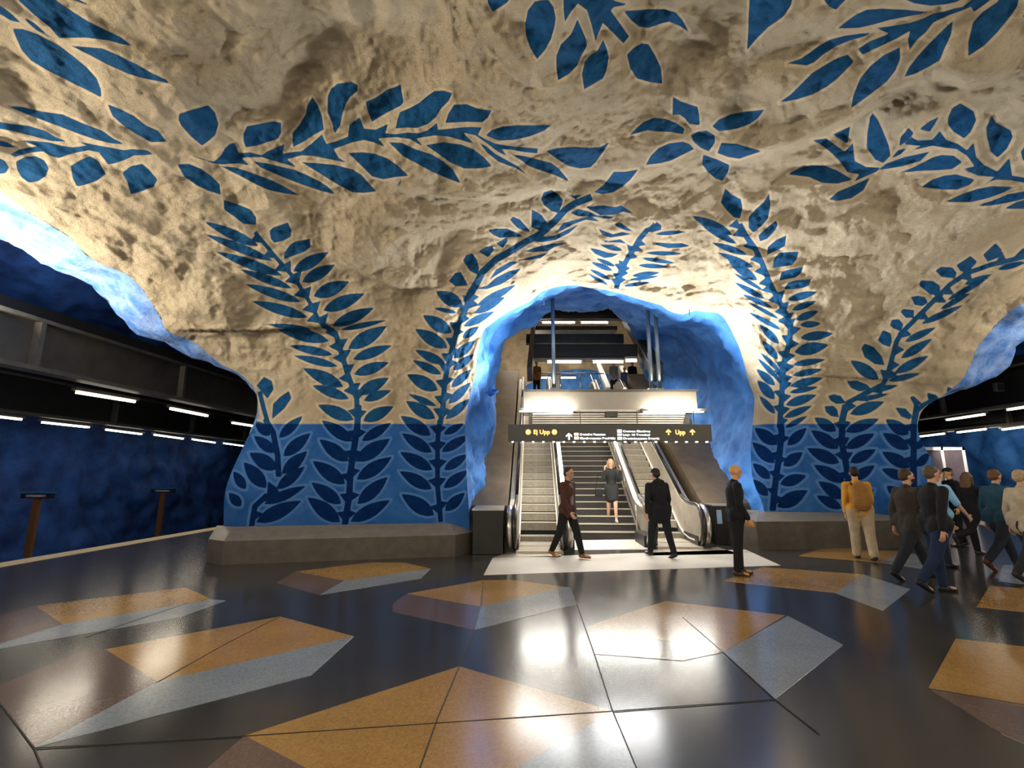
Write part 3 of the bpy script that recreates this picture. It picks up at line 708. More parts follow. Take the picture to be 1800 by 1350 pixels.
def mesh_np(name, co, q, m, attrs=None, smooth=True):
    me = bpy.data.meshes.new(name); me.vertices.add(len(co)); me.vertices.foreach_set('co', np.asarray(co, np.float32).ravel())
    me.loops.add(q.size); me.loops.foreach_set('vertex_index', q.ravel().astype(np.int32))
    me.polygons.add(len(q)); me.polygons.foreach_set('loop_start', np.arange(0, q.size, 4, dtype=np.int32))
    if smooth: me.polygons.foreach_set('use_smooth', np.ones(len(q), bool))
    for k, a in (attrs or {}).items():
        at = me.attributes.new(k, 'FLOAT', 'POINT'); at.data.foreach_set('value', np.asarray(a, np.float32).ravel())
    me.update(calc_edges=True); me.materials.append(m)
    o = bpy.data.objects.new(name, me); C.objects.link(o); return o
def rock_material():
    m = bpy.data.materials.new('painted_rock'); m.use_nodes = True; nt = m.node_tree; N = nt.nodes; Lk = nt.links; b = N['Principled BSDF']
    b.inputs['Roughness'].default_value = 0.85; b.inputs['Specular IOR Level'].default_value = 0.08
    def attr(n):
        a = N.new('ShaderNodeAttribute'); a.attribute_name = n; return a.outputs['Fac']
    def mr(src, a, b_, c=0.0, d=1.0):
        r = N.new('ShaderNodeMapRange'); r.inputs[1].default_value = a; r.inputs[2].default_value = b_; r.inputs[3].default_value = c; r.inputs[4].default_value = d
        Lk.new(src, r.inputs[0]); return r.outputs[0]
    def mix(f, a, b_):
        x = N.new('ShaderNodeMix'); x.data_type = 'RGBA'; Lk.new(f, x.inputs[0])
        for s, k in ((a, 6), (b_, 7)):
            if isinstance(s, tuple): x.inputs[k].default_value = (*s, 1)
            else: Lk.new(s, x.inputs[k])
        return x.outputs[2]
    tc = N.new('ShaderNodeTexCoord')
    def noise(s, det=5, rough=.6):
        n = N.new('ShaderNodeTexNoise'); n.inputs['Scale'].default_value = s; n.inputs['Detail'].default_value = det; n.inputs['Roughness'].default_value = rough
        Lk.new(tc.outputs['Object'], n.inputs['Vector']); return n.outputs['Fac']
    n1 = noise(1.1); n2 = noise(7.0)
    cream = mix(mr(n1, .3, .7), (0.50, 0.405, 0.275), (0.74, 0.63, 0.455))
    cream = mix(mr(n2, .55, .75, 0, .45), cream, (0.38, 0.30, 0.20))
    halo_c = mix(n1, (0.70, 0.57, 0.39), (0.84, 0.70, 0.49))
    bandc = mix(mr(n1, .35, .65), (0.018, 0.12, 0.42), (0.06, 0.20, 0.55))
    leafc = mix(mr(n2, .3, .75), (0.008, 0.082, 0.225), (0.024, 0.14, 0.34))
    leafb = mix(mr(n2, .3, .7), (0.0003, 0.017, 0.105), (0.001, 0.036, 0.165))
    lf = attr('leaf'); isl = mr(lf, 0.35, -0.35); halo = mr(lf, 4.6, 2.6)
    bd = mr(attr('band'), 0.012, -0.012)
    c_ = mix(halo, cream, halo_c); bgb = mix(halo, bandc, (0.10, 0.26, 0.62))
    c_ = mix(isl, c_, leafc); bgb = mix(isl, bgb, leafb)
    Lk.new(mix(bd, c_, bgb), b.inputs['Base Color'])
    bp = N.new('ShaderNodeBump'); bp.inputs['Strength'].default_value = 1.0; bp.inputs['Distance'].default_value = 0.10
    Lk.new(noise(7, 10, .78), bp.inputs['Height'])
    b2 = N.new('ShaderNodeBump'); b2.inputs['Strength'].default_value = 0.8; b2.inputs['Distance'].default_value = 0.03
    Lk.new(noise(38, 4, .7), b2.inputs['Height']); Lk.new(bp.outputs['Normal'], b2.inputs['Normal']); Lk.new(b2.outputs['Normal'], b.inputs['Normal'])
    return m
M['rock'] = rock_material()
band = (Z - (EYE + 0.1017*np.clip(Y, 9.5, 12.5))).reshape(-1)
sh = mesh_np('ceiling', co[used], q, M['rock'], {'leaf': leaf.reshape(-1)[used], 'band': band[used]})
struct(sh, 'cream rock vault and piers painted with big blue leaf sprays')

def loft(name, rings, m, amp=1.0, label=None):
    """rings: list of (n,3) arrays, refined between and roughened"""
    G = np.array(rings); dense = []
    for i in range(len(G)-1):
        L = np.linalg.norm(G[i+1]-G[i], axis=1).max(); k = max(2, int(L/0.09)); k = min(k, 60)
        for j in range(k):
            t = j/k; p0, p1, p2, p3 = G[max(i-1,0)], G[i], G[i+1], G[min(i+2,len(G)-1)]
            dense.append(0.5*((2*p1)+(-p0+p2)*t+(2*p0-5*p1+4*p2-p3)*t*t+(-p0+3*p1-3*p2+p3)*t**3) if i > 0 else p1+(p2-p1)*t)
    dense.append(G[-1]); D = np.array(dense); nr, nc, _ = D.shape
    du = np.gradient(D, axis=0); dv = np.gradient(D, axis=1); nn = np.cross(du, dv); nn /= np.linalg.norm(nn, axis=2)[..., None]+1e-9
    dd = np.linalg.norm(D-D[0][None], axis=2); k = np.clip(dd/0.35, 0, 1)[..., None]*amp
    D = D + nn*rock_noise(D[..., 0]+11, D[..., 1], D[..., 2], 0.8, 1.1)[..., None]*k
    ix = np.arange(nr*nc).reshape(nr, nc); qq = np.stack([ix[:-1, :-1], ix[:-1, 1:], ix[1:, 1:], ix[1:, :-1]], -1).reshape(-1, 4)
    o = mesh_np(name, D.reshape(-1, 3), qq, m); return struct(o, label)
def resample(P, n):
    P = np.asarray(P, float); d = np.r_[0, np.cumsum(np.linalg.norm(np.diff(P, axis=0), axis=1))]; s_ = np.linspace(0, d[-1], n)
    return np.stack([np.interp(s_, d, P[:, k]) for k in range(P.shape[1])], -1)
# central arch, left side, crown and right side, running back round the escalators
cC = resample(curveC, 260)
ring0 = shell_pts(cC)
END = [(828,985,12.3),(824,917,12.4),(832,880,12.5),(842,830,12.6),(853,785,12.8),(864,745,13.0),(873,700,13.2),(878,650,13.4),(890,600,13.6),(918,573,13.9),(936,564,14.1),(960,549,14.4),(984,542,14.6),(1020,541,14.8),(1041,540,14.8),(1056,533,14.8),(1073,532,14.8),(1092,545,15.2),(1108,562,16.0),(1122,590,17.5),(1134,625,19),(1142,660,20.5),(1150,720,20.5),(1156,800,20.5),(1160,850,20.5)]
e3 = np.array([tuple(PY(x, y, d)) for x, y, d in END]); e3 = resample(e3, 260)
mid = ring0*0.5 + e3*0.5; mid[:, 1] = ring0[:, 1]*0.55+e3[:, 1]*0.45
ctr = np.array([2.3, 0, 2.5]); out = mid-ctr; out[:, 1] = 0; out /= np.linalg.norm(out, axis=1)[:, None]; mid = mid + out*0.12
far = e3.copy(); far[:, 1] += 2.0; far[:, 0] += (far[:, 0]-2.5)*0.12; far[:, 2] += np.where(far[:, 2] > 4, 2.2, 0)
loft('trim_1', [ring0, mid, e3, far], M['blue'], 0.8, 'blue painted rock reveal of the middle arch around the escalators')
def side_reveal(name, cur, sx, label):
    cu = resample(cur, 300); r0 = shell_pts(cu); z = r0[:, 2]
    k = np.clip((z-(3.9 if sx < 0 else 3.05))/1.3, 0, 1)[:, None]; k = k*k*(3-2*k)
    fr = (r0[:, 1] > 0)[:, None]*2-1
    kz = np.clip((z-1.9)/0.9, 0, 1)[:, None]; kz = kz*kz*(3-2*kz)
    d1 = k*np.array([sx*1.15, 0.25, 0.0])[None] + (1-k)*np.array([sx*0.12, 0.45, 0])[None]*np.where(fr > 0, 1, -1)
    d1[:, 0] = np.where(sx*d1[:, 0] < 0, sx*0.1, d1[:, 0])
    r1 = r0 + d1; d2 = kz*np.array([sx*0.15, 0.1, 1.3])[None] + (1-kz)*np.array([sx*0.05, 2.2, 0])[None]*fr
    r2 = r1 + d2; r3 = r2 + kz*np.array([0, 0, 1.4])[None] + (1-kz)*np.array([0, 2.0, 0])[None]*fr
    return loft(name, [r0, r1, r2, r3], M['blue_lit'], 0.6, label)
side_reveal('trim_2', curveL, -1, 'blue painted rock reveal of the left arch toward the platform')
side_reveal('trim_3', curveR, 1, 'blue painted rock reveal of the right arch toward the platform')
def tunnel(name, prof, y0, y1, m, label, shear=0.0, amp=1.2):
    pr = resample(np.array(prof, float), 90); ys = np.arange(y0, y1, 0.22)
    D = np.stack([np.repeat(pr[None, :, 0], len(ys), 0)+shear*ys[:, None], np.repeat(ys[:, None], 90, 1), np.repeat(pr[None, :, 1], len(ys), 0)], -1)
    du = np.gradient(D, axis=0); dv = np.gradient(D, axis=1); nn = np.cross(du, dv); nn /= np.linalg.norm(nn, axis=2)[..., None]
    D = D + nn*(rock_noise(D[..., 0], D[..., 1]+20, D[..., 2], amp, 1.0))[..., None]
    ix = np.arange(D.shape[0]*90).reshape(-1, 90); qq = np.stack([ix[:-1, :-1], ix[:-1, 1:], ix[1:, 1:], ix[1:, :-1]], -1).reshape(-1, 4)
    return struct(mesh_np(name, D.reshape(-1, 3), qq, m), label)
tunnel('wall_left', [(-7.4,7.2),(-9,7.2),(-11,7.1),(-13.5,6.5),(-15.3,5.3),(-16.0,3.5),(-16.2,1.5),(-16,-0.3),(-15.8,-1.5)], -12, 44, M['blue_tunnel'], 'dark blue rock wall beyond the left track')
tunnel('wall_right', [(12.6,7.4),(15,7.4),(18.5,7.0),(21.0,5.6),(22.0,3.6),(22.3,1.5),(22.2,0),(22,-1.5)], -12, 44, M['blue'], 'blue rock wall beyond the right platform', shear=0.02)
# ------------------------------------------------------------------ floor with terrazzo inlays
def terrazzo(name, col, rough=0.17, speck=0.12):
    m = bpy.data.materials.new(name); m.use_nodes = True; nt = m.node_tree; b = nt.nodes['Principled BSDF']
    tc = nt.nodes.new('ShaderNodeTexCoord'); v = nt.nodes.new('ShaderNodeTexVoronoi'); v.inputs['Scale'].default_value = 70
    n = nt.nodes.new('ShaderNodeTexNoise'); n.inputs['Scale'].default_value = 1.3; n.inputs['Detail'].default_value = 6
    nt.links.new(tc.outputs['Object'], v.inputs['Vector']); nt.links.new(tc.outputs['Object'], n.inputs['Vector'])
    r1 = nt.nodes.new('ShaderNodeValToRGB'); r1.color_ramp.elements[0].color = (*[c*(1-speck*2) for c in col], 1); r1.color_ramp.elements[1].color = (*[min(1, c*(1+speck)+0.006) for c in col], 1)
    nt.links.new(v.outputs['Color'], r1.inputs['Fac'])
    mx = nt.nodes.new('ShaderNodeMix'); mx.data_type = 'RGBA'; mx.blend_type = 'MULTIPLY'; mx.inputs[0].default_value = 0.5
    r2 = nt.nodes.new('ShaderNodeValToRGB'); r2.color_ramp.elements[0].position = .3; r2.color_ramp.elements[0].color = (.6, .6, .6, 1); r2.color_ramp.elements[1].position = .7
    nt.links.new(n.outputs['Fac'], r2.inputs['Fac']); nt.links.new(r1.outputs['Color'], mx.inputs[6]); nt.links.new(r2.outputs['Color'], mx.inputs[7]); nt.links.new(mx.outputs[2], b.inputs['Base Color'])
    mr = nt.nodes.new('ShaderNodeMapRange'); mr.inputs[3].default_value = rough*0.8; mr.inputs[4].default_value = rough*1.35
    nt.links.new(n.outputs['Fac'], mr.inputs[0]); nt.links.new(mr.outputs[0], b.inputs['Roughness'])
    b.inputs['Specular IOR Level'].default_value = 0.85
    return m
M['t_dark'] = terrazzo('terrazzo_charcoal', (0.040, 0.038, 0.035))
M['t_ochre'] = terrazzo('terrazzo_ochre', (0.40, 0.225, 0.06))
M['t_blue'] = terrazzo('terrazzo_bluegrey', (0.25, 0.29, 0.335))
M['t_mauve'] = terrazzo('terrazzo_mauve', (0.14, 0.092, 0.078))
M['t_white'] = terrazzo('terrazzo_white', (0.66, 0.61, 0.52), 0.35, 0.05)
M['joint'] = mat('joint_line', (0.012, 0.011, 0.010), 0.6)
def lx(y): return -9.62 + 0.049*(y-9.54)
fl = MB().prism([(lx(-12), -12), (14.2, -12), (14.2, 12.8), (15.5, 15.7), (18.2, 20.5), (19.5, 40), (lx(40), 40)], -0.25, 0.0).build('floor', M['t_dark'])
struct(fl, 'polished charcoal terrazzo floor with angular inlays')
def inlay(pts, m):
    P = [PZ(x, y) for x, y in pts]; P = [(p.x, p.y) for p in P]
    ar = sum(P[i][0]*P[(i+1) % len(P)][1]-P[(i+1) % len(P)][0]*P[i][1] for i in range(len(P)))
    if ar < 0: P = P[::-1]
    return MB().prism(P, -0.02, 0.0035).build('floor_panel', m, fl)
inlay([(62,1065),(327,1033),(372,1054),(110,1098)], M['t_ochre'])
inlay([(110,1098),(372,1054),(397,1056),(315,1085),(-20,1144),(0,1132)], M['t_blue'])
inlay([(-60,1098),(62,1065),(110,1098),(0,1132),(-60,1150)], M['t_mauve'])
inlay([(185,1142),(492,1084),(622,1119),(277,1199)], M['t_ochre'])
inlay([(277,1199),(622,1119),(547,1187),(60,1315)], M['t_blue'])
inlay([(0,1205),(150,1143),(185,1142),(277,1199),(60,1315),(0,1235)], M['t_mauve'])
inlay([(430,1294),(807,1172),(1077,1250),(890,1362),(760,1450),(640,1480),(540,1352)], M['t_ochre'])
inlay([(1077,1250),(890,1362),(760,1450),(900,1520),(1160,1450),(1119,1350)], M['t_blue'])
inlay([(430,1294),(540,1352),(640,1480),(300,1450),(365,1350)], M['t_mauve'])
inlay([(520,1005),(650,989),(710,989),(757,1000),(605,1021)], M['t_ochre'])
inlay([(605,1021),(757,1000),(740,1017),(562,1046)], M['t_blue'])
inlay([(485,1025),(520,1005),(605,1021),(562,1046)], M['t_mauve'])
inlay([(715,1044),(850,1020),(905,1020),(992,1032),(845,1067)], M['t_ochre'])
inlay([(845,1067),(992,1032),(1003,1033),(1014,1062),(835,1107)], M['t_blue'])
inlay([(690,1062),(715,1044),(845,1067),(835,1107),(690,1075)], M['t_mauve'])
inlay([(1035,1100),(1170,1057),(1380,1082),(1272,1147)], M['t_ochre'])
inlay([(1272,1147),(1385,1083),(1482,1134),(1362,1229)], M['t_blue'])
inlay([(1035,1100),(1272,1147),(1200,1162),(1045,1150)], M['t_mauve'])
inlay([(1272,1021),(1340,997),(1517,1010),(1467,1042)], M['t_ochre'])
inlay([(1467,1042),(1517,1010),(1600,1036),(1552,1074)], M['t_blue'])
inlay([(1405,977),(1450,962),(1585,969),(1550,989)], M['t_ochre'])
inlay([(1550,989),(1585,969),(1650,985),(1640,1003)], M['t_blue'])
inlay([(1632,1210),(1680,1123),(1800,1137),(1900,1150),(1900,1256),(1800,1242)], M['t_ochre'])
inlay([(1632,1210),(1800,1242),(1900,1256),(1900,1350),(1760,1290)], M['t_mauve'])
inlay([(1717,1067),(1740,1030),(1860,1040),(1860,1082)], M['t_ochre'])
inlay([(1755,1022),(1762,994),(1860,990),(1860,1032)], M['t_blue'])
inlay([(850,1011),(866,981),(1310,966),(1372,994)], M['t_white'])
inlay([(988,967),(1003,950),(1124,948),(1150,966)], M['t_white'])
inlay([(868,980),(902,967),(988,967.5),(986,979)], M['steel_warm']); inlay([(1140,977),(1150,966.5),(1262,962),(1300,974)], M['steel_warm'])
def joint(*pts):
    P = [PZ(x, y, 0.0045) for x, y in pts]; m = MB()
    for a, b in zip(P[:-1], P[1:]): m.bar(a, b, 0.007, 0.004)
    return m.build('joint', M['joint'], fl)
joint((807,1172),(770,1260),(738,1350)); joint((835,1107),(807,1172)); joint((1014,1062),(1045,1150),(1077,1250),(1119,1350))
joint((430,1294),(900,1262),(1077,1250)); joint((1200,1085),(1272,1147),(1362,1229),(1440,1290)); joint((1077,1250),(1362,1229))
joint((0,1235),(60,1315),(75,1350)); joint((60,1315),(430,1294)); joint((850,1020),(845,1067)); joint((150,1120),(330,1060)); joint((277,1199),(400,1130),(492,1084))
joint((1632,1210),(1900,1256)); joint((1755,1023),(1860,1033))
# left platform edge, right platform edge, track pits
struct(MB().prism([(lx(-12)-0.02, -12), (lx(-12)+0.46, -12), (lx(40)+0.46, 40), (lx(40)-0.02, 40)], -0.2, 0.006).build('trim_4', M['edge_strip'], None), 'pale platform edge strip along the left track')
struct(MB().prism([(15.1,15.9),(15.5,15.7),(18.2,20.5),(19.5,40),(19.1,40),(17.8,20.7)], -0.2, 0.006).build('trim_5', M['edge_strip']), 'pale platform edge strip along the right track')
struct(MB().box(-17, lx(9)+0.3, -12, 44, -1.4, -1.3).box(13.5, 24, -12, 44, -1.4, -1.3).build('floor', M['pit']), 'dark track beds below the platforms')
# ------------------------------------------------------------------ concrete plinths round the feet of the piers
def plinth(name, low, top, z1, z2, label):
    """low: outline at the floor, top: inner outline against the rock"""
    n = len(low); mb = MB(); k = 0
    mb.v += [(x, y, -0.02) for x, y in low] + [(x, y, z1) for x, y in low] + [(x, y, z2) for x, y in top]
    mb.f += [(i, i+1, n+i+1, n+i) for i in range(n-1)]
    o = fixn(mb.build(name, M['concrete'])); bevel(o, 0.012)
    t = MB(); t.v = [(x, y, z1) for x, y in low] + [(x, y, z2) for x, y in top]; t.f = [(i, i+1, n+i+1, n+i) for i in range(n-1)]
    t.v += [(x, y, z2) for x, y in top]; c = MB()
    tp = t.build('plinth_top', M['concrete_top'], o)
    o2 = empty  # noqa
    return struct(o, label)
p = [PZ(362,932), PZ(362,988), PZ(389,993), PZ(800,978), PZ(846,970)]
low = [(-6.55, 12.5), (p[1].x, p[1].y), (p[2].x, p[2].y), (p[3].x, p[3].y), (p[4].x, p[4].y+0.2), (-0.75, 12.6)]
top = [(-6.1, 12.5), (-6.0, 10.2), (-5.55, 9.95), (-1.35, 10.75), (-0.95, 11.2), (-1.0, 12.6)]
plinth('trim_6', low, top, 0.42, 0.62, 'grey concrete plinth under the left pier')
q_ = [PZ(1345,965), PZ(1575,963)]
low = [(5.15, 13.2), (5.12, 12.0), (5.45, q_[0].y-0.12), (q_[1].x+0.9, q_[1].y+0.05), (10.9, 12.6), (11.2, 14.5)]
top = [(6.0, 13.2), (5.75, 12.35), (6.0, 12.1), (9.9, 12.0), (10.4, 12.8), (10.6, 14.5)]
plinth('trim_7', low, top, 0.60, 0.78, 'grey concrete plinth under the right pier')
# ------------------------------------------------------------------ escalators and stairs
AX = -math.radians(2.6); TR, RI = 0.346, 0.20
sl = math.atan2(RI, TR)
def path(zo, y_top, off=0.0, start=-0.35, knee=0.45):
    """centre line along the run: level foot, incline, level head, zo above the steps"""
    L = []; yk = knee; z0 = 0.05
    L.append((start, z0+zo)); L.append((yk-0.35, z0+zo)); L.append((yk, z0+zo+0.05)); L.append((yk+0.35, z0+zo+0.16))
    n = 2
    for i in range(n+1):
        y = yk+0.35 + (y_top-yk-0.35)*i/n; L.append((y, z0+zo+0.16+(y-yk-0.35)*RI/TR))
    yt, zt = L[-1]; L.append((yt+0.5, zt+0.12)); L.append((yt+1.6, zt+0.12)); return L
NST = 25; YTOP = 8.6
def escalator(loc, W, label, left_deck=0.2, right_deck=0.2):
    e = empty('escalator', loc, AX); tag(e, label, 'escalator', 'escalators beside the middle stairs')
    st = MB().box(-W/2, W/2, 0.0, TR, -0.18, 0.0).build('step', M['riser'], e); st.location = (0, 0.0, 0.06)
    MB().box(-W/2, W/2, -0.004, 0.05, -0.006, 0.006).build('nosing', M['nose'], st)
    MB().box(-W/2+0.02, W/2-0.02, 0.05, TR-0.01, 0.0, 0.004).build('tread', M['steel_warm'], st)
    for i in range(1, NST):
        c = copy_tree(st, e); z = 0.06 + max(0, i-1)*RI - (0.08 if i == 2 else 0); c.location = (0, i*TR, z)
    MB().box(-W/2-0.05, W/2+0.05, -0.75, 0.02, -0.02, 0.05).build('comb_plate', M['steel_warm'], e)
    for sx, dk in ((-1, left_deck), (1, right_deck)):
        x0 = sx*(W/2+0.02); xc = sx*(W/2+0.12)
        up = path(0.86, YTOP); lo_ = path(-0.28, YTOP)
        arc = [(-0.35-0.42*math.sin(a), 0.49+0.42*math.cos(a)) for a in np.linspace(0, PI, 9)]
        poly = arc[::-1] + up[1:] + lo_[1:][::-1]
        poly = [(y, max(z, 0.0)) if y < 0.8 else (y, z) for y, z in poly]
        pn_ = fixn(MB().xprism(poly, min(x0, x0+sx*0.05), max(x0, x0+sx*0.05)).build('balustrade', M['steel_warm'], e))
        rail = [(x0+sx*0.06, y, z) for y, z in [(-0.35-0.47*math.sin(a), 0.49+0.47*math.cos(a)) for a in np.linspace(PI*1.0, 0, 10)]] + [(x0+sx*0.06, y, z+0.05) for y, z in up[1:]]
        MB().tube(rail, 0.042, 8).build('handrail', M['rubber'], e, True)
        dk_ = MB(); pts = [(xc+sx*0.04, y, z-0.06) for y, z in up]
        for a, b in zip(pts[:-1], pts[1:]): dk_.bar(a, b, 0.16, 0.06)
        dk_.build('deck', M['steel'], e)
        sk = MB(); pts = [(x0-sx*0.012, y, z) for y, z in path(0.10, YTOP)]
        for a, b in zip(pts[:-1], pts[1:]): sk.bar(a, b, 0.03, 0.035)
        sk.build('skirt_rail', M['nose'], e)
        MB().box(min(x0-sx*.02, x0+sx*.28), max(x0-sx*.02, x0+sx*.28), -0.55, 0.5, 0.0, 0.26).build('newel_base', M['black'], e)
        nb = [(x0+sx*0.17, y, z) for y, z in arc[::-1]]
        MB().tube(nb, 0.07, 8).build('newel_end', M['steel'], e, True)
    return e
pe1 = PZ(948, 964); pe2 = PZ(1054, 948); pe3 = PZ(1180, 957)
escalator((pe1.x, pe1.y, 0), 0.90, 'left escalator with grey steps beside the dark cabinet, marked no way up')
escalator((pe3.x, pe3.y, 0), 0.90, 'right escalator between the middle stairs and the brown cladding')
stt = empty('staircase', (pe2.x, pe2.y, 0), AX); tag(stt, 'wide dark stone staircase with pale nosings between the two escalators', 'stairs')
RS, TS, WS = 0.173, 0.30, 2.0
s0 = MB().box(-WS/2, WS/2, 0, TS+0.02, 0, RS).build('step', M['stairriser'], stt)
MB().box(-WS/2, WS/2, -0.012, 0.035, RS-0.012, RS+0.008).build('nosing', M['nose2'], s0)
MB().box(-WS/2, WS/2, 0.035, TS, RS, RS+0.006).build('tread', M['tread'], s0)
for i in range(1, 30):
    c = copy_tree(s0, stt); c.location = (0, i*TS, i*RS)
for sx in (-1, 1):
    r_ = MB(); r_.bar((sx*(WS/2+0.01), -0.05, 0.10), (sx*(WS/2+0.01), 30*TS, 0.10+30*RS), 0.05, 0.10); r_.build('stringer', M['flange'], stt)
hr = MB(); hr.tube([(WS/2-0.02, 0.1, 0.95), (WS/2-0.02, 30*TS, 0.95+30*RS)], 0.025)
for i in range(0, 30, 5): hr.tube([(WS/2-0.02, i*TS+.1, i*RS+.1), (WS/2-0.02, i*TS+.1, 0.95+i*RS)], 0.015)
hr.build('handrail', M['steel'], stt, True)
dv = empty('divider_wall', (pe2.x+1.10, pe2.y, 0), AX); tag(dv, 'metal clad divider wall between the stairs and the right escalator', 'wall')
MB().xprism([(0.0,0),(0.0,0.92),(0.75,0.92),(8.9,5.75),(8.9,4.9),(1.5,0)], 0, 0.12).build('panel', M['steel_warm'], dv)
MB().bar((0.06,-0.02,0.95),(0.06,0.78,0.95),0.2,0.05).bar((0.06,0.74,0.95),(0.06,8.9,5.8),0.2,0.05).build('coping', M['steel'], dv)
# inclined cladding beside the escalators
def incl(name, x0, x1, y0, z0, y1, z1, label, dx=0.0):
    k = MB(); k.v = [(x0,y0,z0),(x1,y0,z0),(x1+dx,y1,z1),(x0+dx,y1,z1),(x0,y0,-0.02),(x1,y0,-0.02),(x1+dx,y1,4.9),(x0+dx,y1,4.9)]
    k.f = [(0,1,2,3),(0,4,5,1),(1,5,6,2),(2,6,7,3),(3,7,4,0),(4,7,6,5)]
    o = fixn(k.build(name, M['clad'])); return struct(o, label)
incl('trim_8', -1.15, -0.10, 11.75, 0.92, 20.5, 6.05, 'brown metal cladding sloping up left of the left escalator', 0.38)
incl('trim_9', 4.80, 7.2, 12.55, 0.92, 21.0, 6.0, 'brown metal cladding sloping up right of the right escalator', 0.30)
def cabinet(name, x0, x1, y0, y1, h, label):
    e = empty(name, ((x0+x1)/2, (y0+y1)/2, 0)); tag(e, label, 'cabinet'); a, b = (x1-x0)/2, (y1-y0)/2
    bevel(MB().box(-a, a, -b, b, 0, h-0.03).build('body', M['cabinet'], e), 0.01)
    MB().box(-a-0.02, a+0.02, -b-0.02, b+0.02, h-0.03, h).build('top', M['steel'], e)
    MB().box(-a+0.05, a-0.05, -b-0.012, -b, 0.12, h-0.12).build('door', M['cabinet'], e)
    return e
pc = PZ(828, 976); pd = PZ(884, 975)
cabinet('machine_cabinet', pc.x+0.02, pd.x+0.0, pd.y, 11.7, 0.92, 'low dark cabinet left of the left escalator foot')
cb = cabinet('machine_cabinet', 4.83, 5.55, 11.95, 12.5, 0.92, 'low dark cabinet right of the right escalator foot behind the bald man')
st_ = MB().box(-0.30, -0.18, -0.2965, -0.288, 0.48, 0.80).build('sticker', M['led_white'], cb); st_.data.materials[0] = mat('sticker', (0.30, 0.5, 0.75), 0.5)
# ------------------------------------------------------------------ upper level seen through the arch
struct(MB().box(-8, 13, 21.3, 40, 4.9, 5.2).build('floor', M['concrete']), 'edge of the upper concourse floor')
tunnel('wall_upper', [(-6,4.5),(-5.5,8),(-3,11.5),(1,13.8),(4,14),(8,12.5),(11,9.5),(12.5,6),(12.6,4.5)], 16.2, 38, M['cream_plain'], 'cream rock vault of the upper concourse')
gx = np.linspace(-9, 14, 110); gz = np.linspace(4.5, 15, 60); GX, GZ = np.meshgrid(gx, gz); GY = 36.5 + rock_noise(GX, GZ*0+3, GZ, 1.5, 1.0)
ix = np.arange(GX.size).reshape(GX.shape); qq = np.stack([ix[:-1,:-1], ix[:-1,1:], ix[1:,1:], ix[1:,:-1]], -1).reshape(-1, 4)
struct(mesh_np('wall_back', np.stack([GX, GY, GZ], -1).reshape(-1, 3), qq, M['cream_plain']), 'cream rock end wall of the upper concourse')
gx = np.linspace(1.0, 9.5, 60); gt = np.linspace(0, 1, 30); GX, GT = np.meshgrid(gx, gt); top_ = 9.3 - ((GX-5.0)/4.6)**2*1.6; GZ = 5.2+(top_-5.2)*GT; GY = 34.4 + rock_noise(GX, GZ*0+7, GZ, 1.0, 1.0) + GT*0.8
ix = np.arange(GX.size).reshape(GX.shape); qq = np.stack([ix[:-1,:-1], ix[:-1,1:], ix[1:,1:], ix[1:,:-1]], -1).reshape(-1, 4)
struct(mesh_np('wall_inner', np.stack([GX, GY, GZ], -1).reshape(-1, 3), qq, M['blue']), 'blue rock arch at the back of the upper concourse')
area((2.5, 27, 10.5), (0, 0.3, -1), 6, 5, 1000, WARM); area((1.0, 26, 6.6), (-0.4, 0.2, 1), 2, 2, 350, WARM); area((3.0, 17.5, 5.2), (0.0, 0.25, -1), 3.4, 0.3, 420, NEUT); area((2.4, 14.6, 4.3), (0.0, 0.0, -1), 3.4, 0.3, 150, NEUT)
# ladder frame of beams that follows the incline over the escalators
def beam_thing(name, label, cat='beam', group=None):
    e = empty(name); tag(e, label, cat, group); return e
fr = beam_thing('inclined_frame', 'black inclined frame with side girders and cross beams over the escalators')
a, b = PY(1176, 688, 13.0), PY(1090, 541, 23.6); a = a.lerp(b, 0.13)
MB().bar(a, b, 0.28, 0.55).build('girder', M['beam_black'], fr)
MB().bar(a+Vector((-0.18,0,0.2)), b+Vector((-0.18,0,0.2)), 0.06, 0.08).build('girder_flange', M['flange'], fr)
a, b = PY(929, 686, 13.0), PY(939, 556, 23.0); a = a.lerp(b, 0.13)
MB().bar(a, b, 0.16, 0.45).build('girder', M['beam_black'], fr)
def cross(px0, px1, py0, py1, y, m, dep=0.35):
    A = PY(px0, py1, y); B = PY(px1, py0, y)
    return MB().box(A.x, B.x, y, y+dep, A.z, B.z).build('cross_beam', m, fr)
cross(940, 1092, 541, 560, 22.9, M['beam_black']); cross(925, 1096, 587, 603, 18.3, M['steel_dark']); cross(938, 1120, 605, 629, 16.9, M['beam_black'], 0.5)
cross(936, 1085, 573, 580, 21.2, M['flange'], 0.9); cross(938, 1118, 629, 632, 16.8, M['flange'])
cl = empty('column', tuple(PY(979, 640, 22.5).xy) + (5.2,)); tag(cl, 'pale slim column at the top of the escalators', 'column')
MB().tube([(0,0,0.0),(0,0,2.5)], 0.13, 12).build('shaft', M['white_frame'], cl, True); MB().box(-0.2,0.2,-0.2,0.2,0,0.06).build('base', M['white_frame'], cl)
ur = beam_thing('glass_railing', 'pale railing along the edge of the upper concourse', 'railing')
MB().tube([(1.2, 21.6, 6.15), (4.2, 21.6, 6.15)], 0.03).build('top_rail', M['steel'], ur, True)
for i in range(4): MB().tube([(1.3+i*0.9, 21.6, 5.2), (1.3+i*0.9, 21.6, 6.15)], 0.025).build('post', M['steel'], ur, True)
